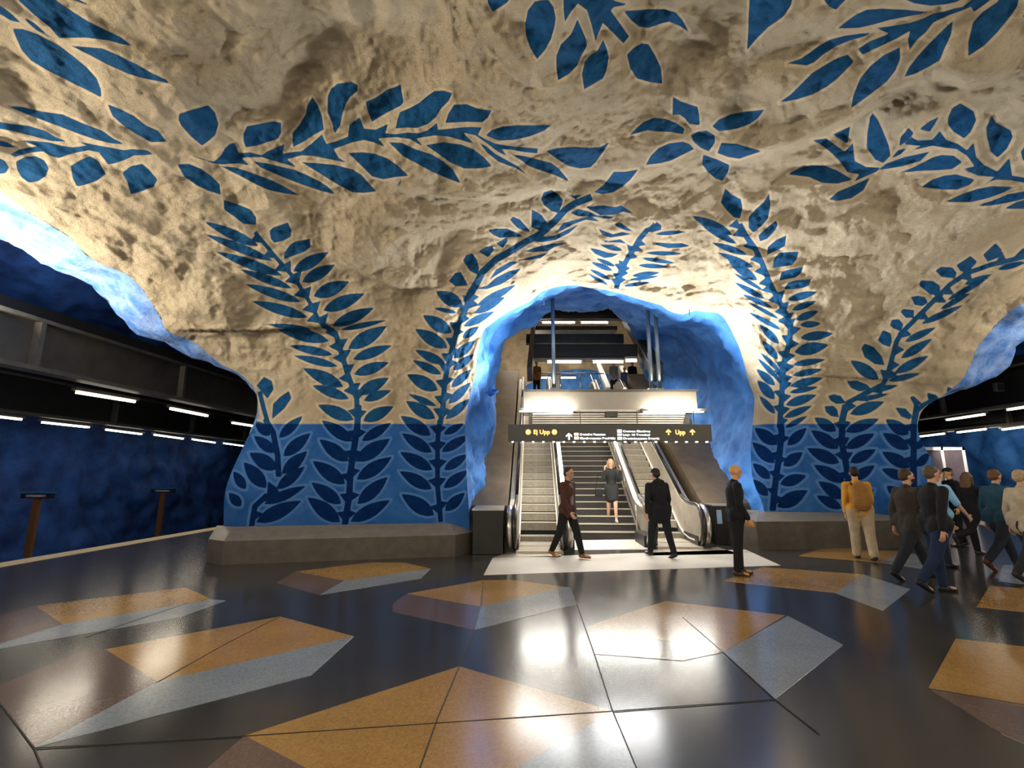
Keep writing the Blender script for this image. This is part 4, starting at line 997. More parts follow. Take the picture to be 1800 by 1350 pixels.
for k_, (x0, y0, x1, y1, d0, d1) in enumerate([(1052,640,1070,684,30,22.5),(1092,645,1120,684,30,22.5)]):
    a, b = PY(x0, y0, d0), PY(x1, y1, d1); a.z = max(a.z, 5.6)
    t_ = beam_thing('escalator_parapet', ('left','right')[k_]+' one of two pale sloping parapets rising behind the upper concourse edge', 'parapet')
    MB().bar(a, b, 0.22, 0.18).build('coping', M['white_frame'], t_); MB().bar(a-Vector((0,0,0.3)), b-Vector((0,0,0.3)), 0.12, 0.5).build('panel', M['steel'], t_)
# poles from the vault to the gantry
for px_, py_, yy, lb in ((971, 508, 13.0, 'slim grey pole hanging left over the gantry'), (1137, 528, 13.05, 'left pole of the grey pair hanging right over the gantry'), (1151, 532, 13.05, 'right pole of the grey pair hanging right over the gantry')):
    a = PY(px_, py_, yy); zb = PY(1224, 688, 12.9).z + 0.075
    e = empty('hanger_pole', (a.x, yy, zb)); tag(e, lb, 'pole')
    MB().tube([(0,0,0.0),(0,0,a.z-zb+0.4)], 0.055, 10).build('shaft', M['pole'], e, True); MB().box(-0.1,0.1,-0.1,0.1,-0.02,0.03).build('foot_plate', M['pole'], e)
# ------------------------------------------------------------------ lit gantry and direction sign
gy = 12.9
A = PY(920, 722, gy); B = PY(1224, 688, gy)
g = empty('gantry', ((A.x+B.x)/2, gy, A.z)); tag(g, 'pale metal clad gantry box spanning the escalator foot above the sign', 'gantry'); hw = (B.x-A.x)/2; hh = B.z-A.z
bevel(MB().box(-hw, hw, 0, 0.9, 0.02, hh).build('box_panel', M['gantry'], g), 0.01)
MB().box(-hw-0.03, hw+0.03, -0.04, 0.94, hh, hh+0.05).build('top_flange', M['flange'], g)
MB().box(-hw, hw, -0.03, 0.93, -0.03, 0.03).build('bottom_flange', M['steel'], g)
s_ = MB().box(-hw+0.25, hw-0.35, -0.02, 0.03, -0.11, -0.07).build('soffit_slat', M['steel'], g)
for i in range(1, 5):
    c = s_.copy(); C.objects.link(c); c.parent = g; c.location = (0, 0.07*i-0.02*i, -0.055*i)
MB().box(-0.16, 0.16, -0.14, 0.1, -0.17, -0.03).build('motor_mount', M['steel_dark'], g)
MB().box(-hw+0.15, hw-0.12, 0.3, 0.36, -0.42, -0.05).build('back_panel', M['flange'], g)
sy = 12.45
A = PY(893, 776, sy); B = PY(1250, 746, sy)
sg = empty('direction_sign', ((A.x+B.x)/2, sy, A.z)); tag(sg, 'long dark hanging sign reading Ej Upp and Upp over the escalator feet', 'sign'); W2 = (B.x-A.x)/2; H2 = B.z-A.z
bevel(MB().box(-W2, W2, 0, 0.16, 0, H2).build('panel', M['sign'], sg), 0.006)
for i in range(4): MB().tube([(-W2+0.4+i*(2*W2-0.8)/3, 0.1, H2), (-W2+0.4+i*(2*W2-0.8)/3, 0.1, H2+0.36)], 0.015, 6).build('hanger', M['steel_dark'], sg)
def sx_(px): return PY(px, 760, sy).x - (A.x+B.x)/2
def sz_(py): return PY(1070, py, sy).z - A.z
for i in range(20):
    xx = -W2+0.12+i*(2*W2-0.24)/19; MB().box(xx-0.022, xx+0.022, 0.02, 0.08, -0.02, 0.0).build('downlight', M['tube_hot'], sg)
def text(s, px0, py_mid, hpx, m, maxpx=None, bold=0.0):
    cu = bpy.data.curves.new('lettering', 'FONT'); cu.body = s; cu.size = 1; cu.extrude = 0.004; cu.offset = bold
    o = bpy.data.objects.new('t', cu); C.objects.link(o); bpy.context.view_layer.update()
    me = bpy.data.meshes.new_from_object(o.evaluated_get(bpy.context.evaluated_depsgraph_get())); C.objects.unlink(o); bpy.data.objects.remove(o)
    me.materials.clear(); me.materials.append(m)
    n = len(me.vertices); co_ = np.empty(n*3, np.float32); me.vertices.foreach_get('co', co_); co_ = co_.reshape(-1, 3)
    w_, h_ = np.ptp(co_[:, 0]), np.ptp(co_[:, 1]); H_ = hpx*sy/850*1.0; k = H_/0.72
    if maxpx: kx = (maxpx*sy/850*1.02)/w_
    else: kx = k
    x0 = sx_(px0); z0 = sz_(py_mid) - H_/2
    new = np.stack([x0+(co_[:, 0]-co_[:, 0].min())*kx, -0.004-co_[:, 2], z0+co_[:, 1]*k], -1)
    me.vertices.foreach_set('co', new.astype(np.float32).ravel()); me.update()
    ob = bpy.data.objects.new('lettering', me); C.objects.link(ob); ob.parent = sg; return ob
text('Ej Upp', 938, 759, 7.5, M['led_orange'], 28, 0.02); text('Upp', 1187.5, 759.5, 8, M['led_orange'], 16.5, 0.02)
def disc(px, py, rpx, m, name='lamp_dot'):
    r = rpx*sy/850; x, z = sx_(px), sz_(py)
    mb = MB(); mb.tube([(x, 0.0, z), (x, -0.008, z)], r, 14); return mb.build(name, m, sg)
disc(928.5, 759.5, 4.6, M['led_orange']); disc(974.5, 759.5, 4.6, M['led_orange'])
def arrow(px, py, hp, m):
    k = hp*sy/850; x, z = sx_(px), sz_(py)
    mb = MB(); mb.v = [(x+a*k, -0.006, z+b*k) for a, b in ((-.12,-.5),(.12,-.5),(.12,.1),(.45,-.12),(.45,.12),(0,.5),(-.45,.12),(-.45,-.12),(-.12,.1))]; mb.f = [(0,1,2,8),(2,3,4,5),(2,5,8),(8,5,6,7)]
    return mb.build('arrow', m, sg)
arrow(1000, 767, 12, M['led_white'])
for px in (1175, 1217): arrow(px, 759.5, 10, M['led_orange'])
M['led_pink'] = mat('sign_box_light', (1, .8, .7), 0.5, emit=(1.0, 0.62, 0.45), es=1.5)
def chip(px0, px1, py0, py1, m): return MB().box(sx_(px0), sx_(px1), -0.006, 0, sz_(py1), sz_(py0)).build('number_box', m, sg)
chip(1009, 1017, 761, 766, M['led_pink']); chip(1009, 1017, 767.5, 772.5, M['led_pink'])
for a_, b_ in ((755, 760.5), (762, 766), (768, 773)): chip(1085, 1093, a_, b_, M['led_white'])
text('Centralen Vasagatan', 1019, 763.5, 3.6, M['led_white'], 44, 0.03); text('Klarabergsgatan Pendeltåg', 1019, 770.3, 3.6, M['led_white'], 61, 0.03)
text('Centrum Klaraberg', 1095, 758, 3.6, M['led_white'], 47, 0.03); text('Linje 10 Terminal', 1095, 764.3, 3.4, M['led_white'], 46, 0.03); text('Drottninggatan Sergels', 1095, 770.6, 3.6, M['led_white'], 62, 0.03)
area(((A.x+B.x)/2, sy-0.05, A.z-0.06), (0, -0.12, -1), 4.6, 0.12, 200, (1.0, 0.97, 0.9))
# ------------------------------------------------------------------ tube lamps
def tube_lamp(p0, p1, label, group, r=0.032, hot=False, drop=0.05):
    p0 = Vector(p0); p1 = Vector(p1); mid_ = (p0+p1)/2; e = empty('tube_lamp', mid_); tag(e, label, 'lamp', group)
    d = (p1-p0)/2; z = Vector((0,0,drop))
    MB().bar(-d*1.06+z, d*1.06+z, 0.15, 0.07).build('housing', M['lamp_body'], e)
    MB().bar(-d*0.97-z*0.1, d*0.97-z*0.1, 0.07, 0.05).build('tube', M['tube_hot'] if hot else M['tube'], e)
    MB().box(-0.03, 0.03, -0.03, 0.03, drop, drop+0.055).build('bracket', M['lamp_body'], e); return e
gt_ = 'tube lamps on the gantry'
tube_lamp(PY(912, 722, 12.78), PY(1008, 723, 12.78), 'left bright tube lamp along the gantry foot', gt_, hot=True, drop=0.03)
tube_lamp(PY(1130, 723, 12.78), PY(1238, 723, 12.78), 'right bright tube lamp along the gantry foot, sticking out at the end', gt_, hot=True, drop=0.03)
area((1.0, 12.6, 3.38), (0, 0.9, 0.35), 1.3, 0.08, 32, NEUT); area((4.3, 12.6, 3.38), (0, 0.9, 0.35), 1.3, 0.08, 32, NEUT)
gu_ = 'tube lamps under the cross beams of the inclined frame'
for (x0, x1, py, yy), lb in zip([(953,1011,567,22.4),(1021,1069,567,22.4),(962,1022,636,16.6),(1042,1096,636,16.6),(1100,1119,634,14.5),(945,968,664,24),(986,1012,664,24)],
    ['left tube lamp under the topmost cross beam','right tube lamp under the topmost cross beam','left tube lamp under the lowest cross beam','middle tube lamp under the lowest cross beam','short bright tube lamp at the right girder above the gantry','tube lamp low at the back left of the pale column','tube lamp low at the back right of the pale column']):
    tube_lamp(PY(x0, py, yy), PY(x1, py, yy), lb, gu_, hot=True, drop=0.08)
def beam(name, x, z0, z1, y0, y1, dr, label, side, m='beam', yb=8.6):
    """long platform beam: web, flanges, stiffeners, cable tray"""
    e = empty(name, (x, yb, z0)); tag(e, label, 'beam'); h = z1-z0
    def P(y, dz, dx=0.0): return Vector((dr*(y-yb)+dx, y-yb, dz))
    MB().bar(P(y0, h/2), P(y1, h/2), 0.12, h).build('web', M[m], e)
    MB().bar(P(y0, h, side*-0.06), P(y1, h, side*-0.06), 0.34, 0.07).build('flange', M['flange'], e)
    MB().bar(P(y0, 0.03, side*-0.06), P(y1, 0.03, side*-0.06), 0.34, 0.09).build('flange', M['flange'], e)
    y = y0+0.6
    s1 = None
    while y < y1:
        if s1 is None: s1 = MB().box(-0.11, 0.11, -0.05, 0.05, 0.05, h-0.03).build('stiffener', M['flange'], e); c = s1
        else: c = s1.copy(); C.objects.link(c); c.parent = e
        c.location = P(y, 0, side*-0.10); y += 4.0
    MB().bar(P(y0, h+0.20, side*0.30), P(y1, h+0.20, side*0.30), 0.5, 0.28).build('cable_tray', M['beam_black'], e)
    return e
beam('platform_beam', -9.6, 3.66, 4.66, -7.3, 30, 0.05, 'deep grey beam over the edge of the left platform, nearest the viewer', -1)
beam('platform_beam', -13.9, 3.30, 4.35, -8, 40, 0.02, 'far black beam over the left track in front of the dark blue wall', -1, 'beam_black', 14)
MB_ = beam('platform_beam', 15.0, 3.62, 4.78, -8, 34, 0.03, 'black beam over the right platform edge beside the right pier', 1, 'beam_black', 15)
beam('platform_beam', 17.3, 3.30, 4.2, -8, 40, 0.02, 'far black beam with a row of lamps in front of the right blue wall', 1, 'beam_black', 18)
lp = 'tube lamps under the left platform beam'
for a_, b_, lb in (((133,689),(238,706),'nearest tube lamp under the left platform beam'), ((299,718),(365,731),'second tube lamp under the left platform beam'), ((408,743),(446,749),'third tube lamp under the left platform beam, against the pier')):
    p0, p1 = PZ(*a_, 3.52), PZ(*b_, 3.52); tube_lamp(p0, p1, lb, lp, drop=0.07); m_ = (p0+p1)/2; area((m_.x, m_.y, 3.44), (0.15,0,-1), 0.15, 1.5, 26, WARM)
for k_, y in enumerate((-5.6, -1.4, 2.8, 7.0)):
    area((-10.1+0.05*(y-8.6), y, 3.44), (0.2,0,-1), 0.15, 1.5, 30, WARM)
lf_ = 'tube lamps along the far beam over the left track'
nm = ['first','second','third','fourth','fifth','sixth']
for (a_, b_), n_ in zip((((-40,728),(38,737)),((73,742),(157,751)),((186,755),(249,763)),((271,764),(322,771)),((338,772),(378,778)),((393,779),(429,784))), nm):
    tube_lamp(PZ(*a_, 3.17), PZ(*b_, 3.17), n_+' tube lamp from the left along the far beam over the left track', lf_, drop=0.06)
area((-13.7, 12, 3.0), (-0.5,0,-1), 0.15, 10, 22, WARM)
lr = 'tube lamps on the right platform beams'
for (a_, b_, z), lb in zip((((1664,738),(1731,728),3.45),((1771,720),(1830,711),3.45),((1618,767),(1660,762),3.18),((1683,760),(1733,754),3.18),((1762,755),(1815,748),3.18)),
    ('upper left tube lamp under the near right beam','upper right tube lamp under the near right beam','first tube lamp of the lower right row, against the pier','second tube lamp of the lower right row','third tube lamp of the lower right row, at the frame edge')):
    p0, p1 = PZ(*a_, z), PZ(*b_, z); tube_lamp(p0, p1, lb, lr, drop=0.06)
area((17.0, 16, 3.0), (0.9,0,-0.25), 0.2, 9, 380, NEUT); area((17.6, 14, 4.5), (0.3,0,1), 0.2, 10, 170, NEUT); area((15.0, 13, 3.3), (0.1,0,-1), 0.2, 8, 90, WARM)  # the upward light is added, unseen, to lift the rock above the beams
for k_, y in enumerate((-4, 1, 6)): area((12.6, y, 3.4), (-0.2,0,-1), 0.15, 1.5, 30, WARM)
lsp = empty('loudspeaker', PY(1755, 681, 14.2)); tag(lsp, 'small grey loudspeaker on the black right beam', 'speaker')
bevel(MB().box(-0.12,0.12,-0.06,0.06,-0.13,0.13).build('body', M['flange'], lsp), 0.015); MB().box(-0.09,0.09,-0.067,-0.06,-0.1,0.1).build('grille', M['black'], lsp)
# ------------------------------------------------------------------ station name posts over the left track
for (px0, pyt, px1, pyb, wpx, xx), lb in zip([(66,876,56,954,50,-14.2),(287,866,279,926,26,-14.2)], ['nearer brown station name post beyond the left platform edge','farther brown station name post beyond the left platform edge']):
    d = ray(px0, pyt); t = xx/d.x; T = Vector((xx, d.y*t, EYE+d.z*t)); d = ray(px1, pyb); zb = EYE+d.z*(T.y/d.y)
    e = empty('name_post', (T.x, T.y, zb-0.4)); tag(e, lb, 'sign', 'station name posts'); H_ = T.z-zb+0.4
    MB().box(-0.09, 0.09, -0.05, 0.05, 0, H_).build('post', M['post_wood'], e)
    MB().box(-0.45, 0.45, -0.07, 0.07, H_, H_+0.15).build('name_board', M['black'], e); MB().box(-0.30, 0.30, -0.075, -0.07, H_+0.04, H_+0.11).build('name_plate', mat('plate', (0.25,0.23,0.25), .5), e)
    MB().box(-0.47, 0.47, -0.09, 0.09, H_+0.15, H_+0.19).build('cap', M['blue_edge'], e)
    cu = bpy.data.curves.new('lettering', 'FONT'); cu.body = 'T-Centralen'; cu.size = 0.09; cu.align_x = 'CENTER'; cu.extrude = 0.002; o = bpy.data.objects.new('t', cu); C.objects.link(o); bpy.context.view_layer.update()
    me = bpy.data.meshes.new_from_object(o.evaluated_get(bpy.context.evaluated_depsgraph_get())); C.objects.unlink(o); bpy.data.objects.remove(o); me.materials.clear(); me.materials.append(M['white_frame'])
    o = bpy.data.objects.new('lettering', me); C.objects.link(o); o.parent = e; o.location = (0, -0.08, H_+0.045); o.rotation_euler = (PI/2, 0, 0)
# ------------------------------------------------------------------ glazed doors beyond the right pier
A = PY(1616, 908, 19.6); B = PY(1716, 908, 19.6); zt = PY(1700, 786, 19.6).z
d = empty('glazed_doors', ((A.x+B.x)/2, 19.6, 0)); tag(d, 'white framed pair of dark glass doors beyond the right pier', 'door'); hw = (B.x-A.x)/2
MB().box(-hw, hw, 0, 0.1, zt-0.12, zt).box(-hw, -hw+0.1, 0, 0.1, 0, zt).box(hw-0.1, hw, 0, 0.1, 0, zt).box(0.15, 0.25, 0, 0.1, 0, zt).build('frame', M['white_frame'], d)
for x0, x1 in ((-hw+0.1, 0.15), (0.25, hw-0.1)): MB().box(x0, x1, 0.03, 0.07, 0.0, zt-0.12).build('glass_pane', M['glass_dark'], d)
MB().box(-hw-0.1, hw+0.1, 0.12, 2.2, 0, zt).build('cabin', M['steel_dark'], d)
# thin rods hanging at the arch
for px_, p0, p1, yy, lb in ((956,508,534,11.6,'thin hanging rod at the left of the arch crown'),(1212,538,554,11.6,'thin hanging rod at the right of the arch crown')):
    a, b = PY(px_, p0, yy), PY(px_, p1, yy); e = empty('hanging_rod', b); tag(e, lb, 'rod'); MB().tube([(0,0,0),(0,0,a.z-b.z+0.3)], 0.012, 6).build('rod', M['pole'], e); MB().ell((0,0,0),(0.02,0.02,0.03)).build('tip', M['pole'], e)
# ------------------------------------------------------------------ people
def capsule(mb, a, b, r0, r1, n=10, flat=1.0, fdir=None):
    a = Vector(a); b = Vector(b); pts = []; rad = []; d = (b-a); L = d.length; d.normalize()
    for t in (0.0, 0.35, 0.75): pts.append(a - d*r0*math.cos(t*PI/2)*0.98); rad.append(max(1e-4, r0*math.sin(t*PI/2+0.02)))
    for t in (0.0, 0.25, 0.5, 0.75, 1.0): pts.append(a.lerp(b, t)); rad.append(r0+(r1-r0)*t)
    for t in (0.75, 0.35, 0.0): pts.append(b + d*r1*math.cos(t*PI/2)*0.98); rad.append(max(1e-4, r1*math.sin(t*PI/2+0.02)))
    k0 = len(mb.v); mb.tube(pts, rad, n)
    if flat != 1.0 and fdir is not None:
        f = Vector(fdir).normalized()
        for i in range(k0, len(mb.v)):
            p = Vector(mb.v[i]); t = (p-a).dot(b-a)/max(1e-9, L*L); c = a + (b-a)*t; q = p-c; mb.v[i] = tuple(c + q - f*q.dot(f)*(1-flat))
def remesh(mb, name, m, parent, vox, smooth=4):
    o = mb.build(name, m, None, True)
    r = o.modifiers.new('r', 'REMESH'); r.mode = 'VOXEL'; r.voxel_size = vox; r.use_smooth_shade = True
    if smooth: s_ = o.modifiers.new('s', 'SMOOTH'); s_.factor = 0.5; s_.iterations = smooth
    _PEND.append((o, name, m, parent)); return o
_PEND = []
def flush():
    dg = bpy.context.evaluated_depsgraph_get(); dg.update()
    for o, name, m, parent in _PEND:
        me = bpy.data.meshes.new_from_object(o.evaluated_get(dg)); me.materials.clear(); me.materials.append(m)
        o.modifiers.clear(); old = o.data; o.data = me; bpy.data.meshes.remove(old)
        me.name = name; me.polygons.foreach_set('use_smooth', [True]*len(me.polygons)); o.parent = parent
    _PEND.clear()
CLOTH = {}
def cloth(col, rough=0.85, var=0.25, sc=9):
    k = (col, rough)
    if k not in CLOTH: CLOTH[k] = mat('cloth', col, rough, 0, var=var, vscale=sc, bump=0.25, bscale=35, spec=0.3)
    return CLOTH[k]
SKIN = mat('skin', (0.46, 0.24, 0.145), 0.55, var=0.08); SKIN2 = mat('skin_light', (0.60, 0.36, 0.24), 0.55, var=0.08)
EYE_W = mat('eye', (0.03, 0.02, 0.015), 0.3); LIP = mat('lips', (0.28, 0.09, 0.07), 0.5)
def person(label, loc, head, H=1.75, legs=((0.0, 0.0), (0.0, 0.0)), arms=((0.0, 0.12, 0.15), (0.0, 0.12, 0.15)), lean=0.05, build=1.0, top=None, top_len=0.0, trousers=None, shoes=(0.03,0.03,0.03),
           hair=(0.02, 0.014, 0.01), hair_len=0.0, bald=False, beard=None, cap=None, hood=False, backpack=None, bag=None, skin=SKIN, look=0.0, vox=0.011, wide_leg=1.0, shirt=None, sleeve=1.0, tight=1.0, bag2=None, coat_flare=1.0):
    e = empty('person', loc, 0.0); e.rotation_euler = (0, 0, head); tag(e, label, 'person')
    # local frame: +y is forward, x to the person's right
    hz = 0.52*H; F = Vector((0, 1, 0)); U = Vector((0, 0, 1))
    J = {}; ank = []
    for s_, (a, kf) in zip((-1, 1), legs):
        hip = Vector((s_*0.052*H*build, 0, hz)); th = 0.245*H; sh_ = 0.235*H
        kn = hip + Vector((0, math.sin(a)*th, -math.cos(a)*th)); b_ = a-kf
        an = kn + Vector((0, math.sin(b_)*sh_, -math.cos(b_)*sh_)); J[s_] = [hip, kn, an, b_]; ank.append(an.z)
        # heel up when the shank tilts back
        pitch = max(0.0, -b_)*0.9; fd = Vector((0, math.cos(pitch), -math.sin(pitch)))
        J[s_].append(fd)
    low_ = min(min(J[s_][2].z - 0.040*H, (J[s_][2] + J[s_][4]*0.09*H).z - 0.028*H) for s_ in (-1, 1))
    dz = Vector((0, 0, -low_))
    for s_ in (-1, 1):
        for i in range(3): J[s_][i] = J[s_][i] + dz
    pel = Vector((0, 0, hz+0.01*H)) + dz
    lv = Vector((0, math.sin(lean), math.cos(lean)))
    waist = pel + lv*0.09*H; chest = pel + lv*0.21*H; neck = pel + lv*0.315*H; hd = neck + Vector((0, 0.02*H+lean*0.03, 0.085*H))
    w_ = build; SH = {}
    for s_, (a, ab, el) in zip((-1, 1), arms):
        sh = pel + lv*0.285*H + Vector((s_*0.092*H*w_, 0, -0.008*H)); d = Vector((s_*math.sin(ab), math.sin(a)*math.cos(ab), -math.cos(a)*math.cos(ab)))
        eb = sh + d*0.168*H; a2 = a+el; inn = -s_*0.25*min(1, el); d2 = Vector((s_*math.sin(ab)*0.5+inn, math.sin(a2), -math.cos(a2))).normalized(); wr = eb + d2*0.145*H; SH[s_] = (sh, eb, wr, d2)
    skin_m = skin
    body = MB()
    capsule(body, pel, waist, 0.078*H*w_, 0.066*H*w_, 12, 0.72, F); capsule(body, waist, chest, 0.066*H*w_, 0.086*H*w_, 12, 0.68, F)
    capsule(body, chest+U*0.03*H, neck-U*0.01*H, 0.062*H*w_, 0.032*H, 12, 0.8, F); capsule(body, neck-U*0.03*H, hd, 0.031*H, 0.030*H)
    for s_ in (-1, 1):
        hip, kn, an, b_, fd = J[s_]; capsule(body, hip, kn, 0.052*H, 0.034*H); capsule(body, kn, an, 0.034*H, 0.020*H)
        capsule(body, an-fd*0.02*H-U*0.012*H, an+fd*0.085*H-U*0.018*H, 0.021*H, 0.018*H)
        sh, eb, wr, d2 = SH[s_]; capsule(body, sh, eb, 0.031*H, 0.023*H); capsule(body, eb, wr, 0.023*H, 0.015*H); capsule(body, chest+U*0.05*H, sh, 0.04*H, 0.032*H)
        # hand: palm, four fingers, thumb
        sd = Vector((s_, 0, 0)); fw = d2.cross(sd).normalized(); acr = F - d2*F.dot(d2); acr = acr.normalized() if acr.length > 0.2 else U.cross(d2).normalized(); pn_ = d2.cross(acr).normalized()
        if pn_.dot(Vector((-s_, 0, 0))) < 0: pn_ = -pn_
        pc_ = wr + d2*0.028*H
        capsule(body, wr+d2*0.006*H, wr+d2*0.048*H, 0.0145*H, 0.021*H, 8, 0.55, pn_)
        for i, ln in enumerate((0.046, 0.052, 0.049, 0.038)):
            b0 = wr + d2*0.052*H + acr*(1.5-i)*0.0115*H; b1 = b0 + d2*ln*0.5*H + pn_*0.006*H; b2 = b1 + (d2*0.7+pn_*0.75).normalized()*ln*0.5*H
            capsule(body, b0, b1, 0.0062*H, 0.0056*H, 6); capsule(body, b1, b2, 0.0056*H, 0.0046*H, 6)
        t0 = wr + d2*0.018*H + acr*0.014*H; t1 = t0 + (d2*0.6+acr*0.8).normalized()*0.026*H; capsule(body, t0, t1, 0.0075*H, 0.0065*H, 6); capsule(body, t1, t1+(d2*0.9+acr*0.2+pn_*0.3).normalized()*0.022*H, 0.0062*H, 0.005*H, 6)
    Rl = Matrix.Rotation(look, 3, 'Z'); Fh = Rl @ F; Rx = Rl @ Vector((1, 0, 0))
    def hp(x, y, z): return hd + Rx*x*H + Fh*y*H + U*z*H
    body.ell(hp(0, -0.004, 0.022), (0.044*H, 0.054*H, 0.052*H), 14, 10, Rl); capsule(body, hp(0, 0.012, -0.004), hp(0, 0.026, -0.036), 0.036*H, 0.021*H)
    capsule(body, hp(0, 0.046, 0.012), hp(0, 0.058, -0.008), 0.005*H, 0.0085*H, 6); capsule(body, hp(-0.02, 0.042, 0.022), hp(0.02, 0.042, 0.022), 0.008*H, 0.008*H, 6)
    for s_ in (-1, 1): body.ell(hp(s_*0.044, -0.004, 0.0), (0.007*H, 0.012*H, 0.019*H), 8, 6, Rl)
    remesh(body, 'body', skin_m, e, max(0.0085, vox*0.8), 3)
    ey = MB()
    for s_ in (-1, 1): ey.ell(hp(s_*0.018, 0.0455, 0.008), (0.0065*H, 0.005*H, 0.0045*H), 8, 6)
    ey.build('eyes', EYE_W, e, True); MB().ell(hp(0, 0.0465, -0.026), (0.013*H, 0.005*H, 0.004*H), 8, 6, Rl).build('mouth', LIP, e, True)
    # hair
    if not bald:
        hm = cloth(hair, 0.6, 0.3, 30); hb = MB()
        hb.ell(hp(0, -0.013, 0.033), (0.049*H, 0.056*H, 0.050*H), 12, 8, Rl); hb.ell(hp(0, -0.03, 0.008), (0.046*H, 0.038*H, 0.042*H), 12, 8, Rl)
        if hair_len > 0:
            for i in range(9):
                x = (i-4)/4*0.042; z1 = -hair_len*(1.0-0.15*abs(i-4)/4); capsule(hb, hp(x, -0.032-0.012*(1-abs(x)/0.05), 0.02), hp(x*1.25, -0.052, z1), 0.020*H, 0.014*H, 7)
            for s_ in (-1, 1): capsule(hb, hp(s_*0.044, 0.0, 0.02), hp(s_*0.05, 0.005, -hair_len*0.8), 0.014*H, 0.011*H, 7)
        remesh(hb, 'hair', hm, e, vox, 2)
    if beard is not None:
        bb = MB(); capsule(bb, hp(-0.024, 0.03, -0.026), hp(0.024, 0.03, -0.026), 0.016*H, 0.016*H, 8); capsule(bb, hp(0, 0.036, -0.03), hp(0, 0.034, -0.05), 0.02*H, 0.014*H, 8)
        remesh(bb, 'beard', cloth(beard, 0.8), e, vox, 2)
    if cap is not None:
        cbm = MB(); cbm.ell(hp(0, -0.006, 0.045), (0.051*H, 0.058*H, 0.038*H), 12, 8, Rl); cbm.ell(hp(0, 0.062, 0.034), (0.036*H, 0.036*H, 0.005*H), 10, 6, Rl); remesh(cbm, 'cap', cloth(cap, 0.7), e, vox, 1)
    # trousers
    if trousers is not None:
        tb = MB(); q = wide_leg
        capsule(tb, pel-U*0.02*H, waist, 0.084*H*w_, 0.074*H*w_, 12, 0.76, F)
        for s_ in (-1, 1):
            hip, kn, an, b_, fd = J[s_]; sx = Vector((s_*0.004*H, 0, 0))
            capsule(tb, hip+U*0.01*H, hip.lerp(kn, 0.5), 0.062*H*q*w_, 0.053*H*q); capsule(tb, hip.lerp(kn, 0.5), kn, 0.053*H*q, 0.044*H*q); capsule(tb, kn, kn.lerp(an, 0.93), 0.044*H*q, 0.034*H*q*q)
        remesh(tb, 'trousers', cloth(trousers), e, vox, 7)
    for s_ in (-1, 1):
        sb = MB(); hip, kn, an, b_, fd = J[s_]; capsule(sb, an-fd*0.018*H-U*0.016*H, an+fd*0.035*H-U*0.018*H, 0.027*H, 0.025*H, 8); capsule(sb, an+fd*0.035*H-U*0.022*H, an+fd*0.096*H-U*0.024*H, 0.024*H, 0.018*H, 8, 0.85, U)
        capsule(sb, an-U*0.02*H, an+U*0.012*H, 0.024*H, 0.023*H, 8)
        remesh(sb, 'shoe', cloth(shoes, 0.5), e, vox, 2)
    # jacket / coat
    if top is not None:
        jb = MB(); g = tight
        capsule(jb, pel+lv*0.050*H, waist, 0.078*H*w_*g, 0.083*H*w_*g, 14, 0.84, F); capsule(jb, waist, chest, 0.080*H*w_*g, 0.097*H*w_*g, 14, 0.76, F)
        capsule(jb, chest+U*0.03*H, neck-U*0.022*H, 0.080*H*w_*g, 0.046*H, 12, 0.85, F); capsule(jb, neck-U*0.028*H, neck-U*0.004*H, 0.042*H, 0.040*H, 12)
        for k_ in (-0.045, -0.015, 0.015, 0.045): capsule(jb, pel+U*0.025*H+Vector((k_*H*w_, 0, 0)), waist+Vector((k_*0.6*H, 0, 0)), 0.054*H*w_*g, 0.05*H*w_*g, 12, 1.18, F)
        if top_len > 0:
            mid_ = (J[-1][1]+J[1][1])*0.5; e0 = pel; e1 = pel + (mid_-pel)*top_len
            for s_ in (-1, 1): capsule(jb, J[s_][0]+U*0.03*H, J[s_][0].lerp(J[s_][1], top_len)+(e1-J[s_][0].lerp(J[s_][1], top_len))*0.3, 0.072*H*w_, 0.068*H*w_*coat_flare, 12)
            if top_len > 0.2: capsule(jb, pel, e1, 0.084*H*w_, 0.078*H*w_*coat_flare, 14, 0.9, F)
        for s_ in (-1, 1):
            sh, eb, wr, d2 = SH[s_]; capsule(jb, neck-U*0.035*H, sh-U*0.003*H, 0.040*H*g, 0.040*H*g, 10); capsule(jb, sh, eb, 0.041*H*g, 0.034*H*g)
            if sleeve > 0.6: capsule(jb, eb, eb.lerp(wr, 0.94), 0.035*H*g, 0.026*H*g)
        if hood: capsule(jb, neck+Vector((-0.045*H, -0.035*H, 0)), neck+Vector((0.045*H, -0.035*H, 0)), 0.035*H, 0.035*H); capsule(jb, neck+Vector((0, -0.05*H, -0.03*H)), neck+Vector((0, -0.03*H, 0.02*H)), 0.04*H, 0.036*H)
        remesh(jb, 'jacket', cloth(top), e, vox, 9)
    if shirt is not None:
        capsule(sp_ := MB(), chest+F*0.030*H+U*0.045*H, waist+F*0.030*H-U*0.01*H, 0.044*H*w_, 0.050*H*w_, 12, 0.85, F); remesh(sp_, 'shirt_front', cloth(shirt, 0.8, 0.6, 14), e, vox)
    if backpack is not None:
        bm_ = MB(); c0 = chest - F*0.095*H*w_ + U*0.035*H; c1 = waist - F*0.105*H*w_ - U*0.01*H; capsule(bm_, c0, c1, 0.076*H, 0.090*H, 12, 0.62, F); remesh(bm_, 'backpack', cloth(backpack), e, vox)
        sm = MB()
        for s_ in (-1, 1): sm.tube([chest+Vector((s_*0.055*H, -0.07*H, 0.06*H)), chest+Vector((s_*0.06*H, 0.0, 0.098*H)), chest+Vector((s_*0.062*H, 0.082*H, 0.03*H)), waist+Vector((s_*0.07*H, 0.05*H, 0.0)), waist+Vector((s_*0.06*H, -0.07*H, 0.0))], 0.012*H, 6)
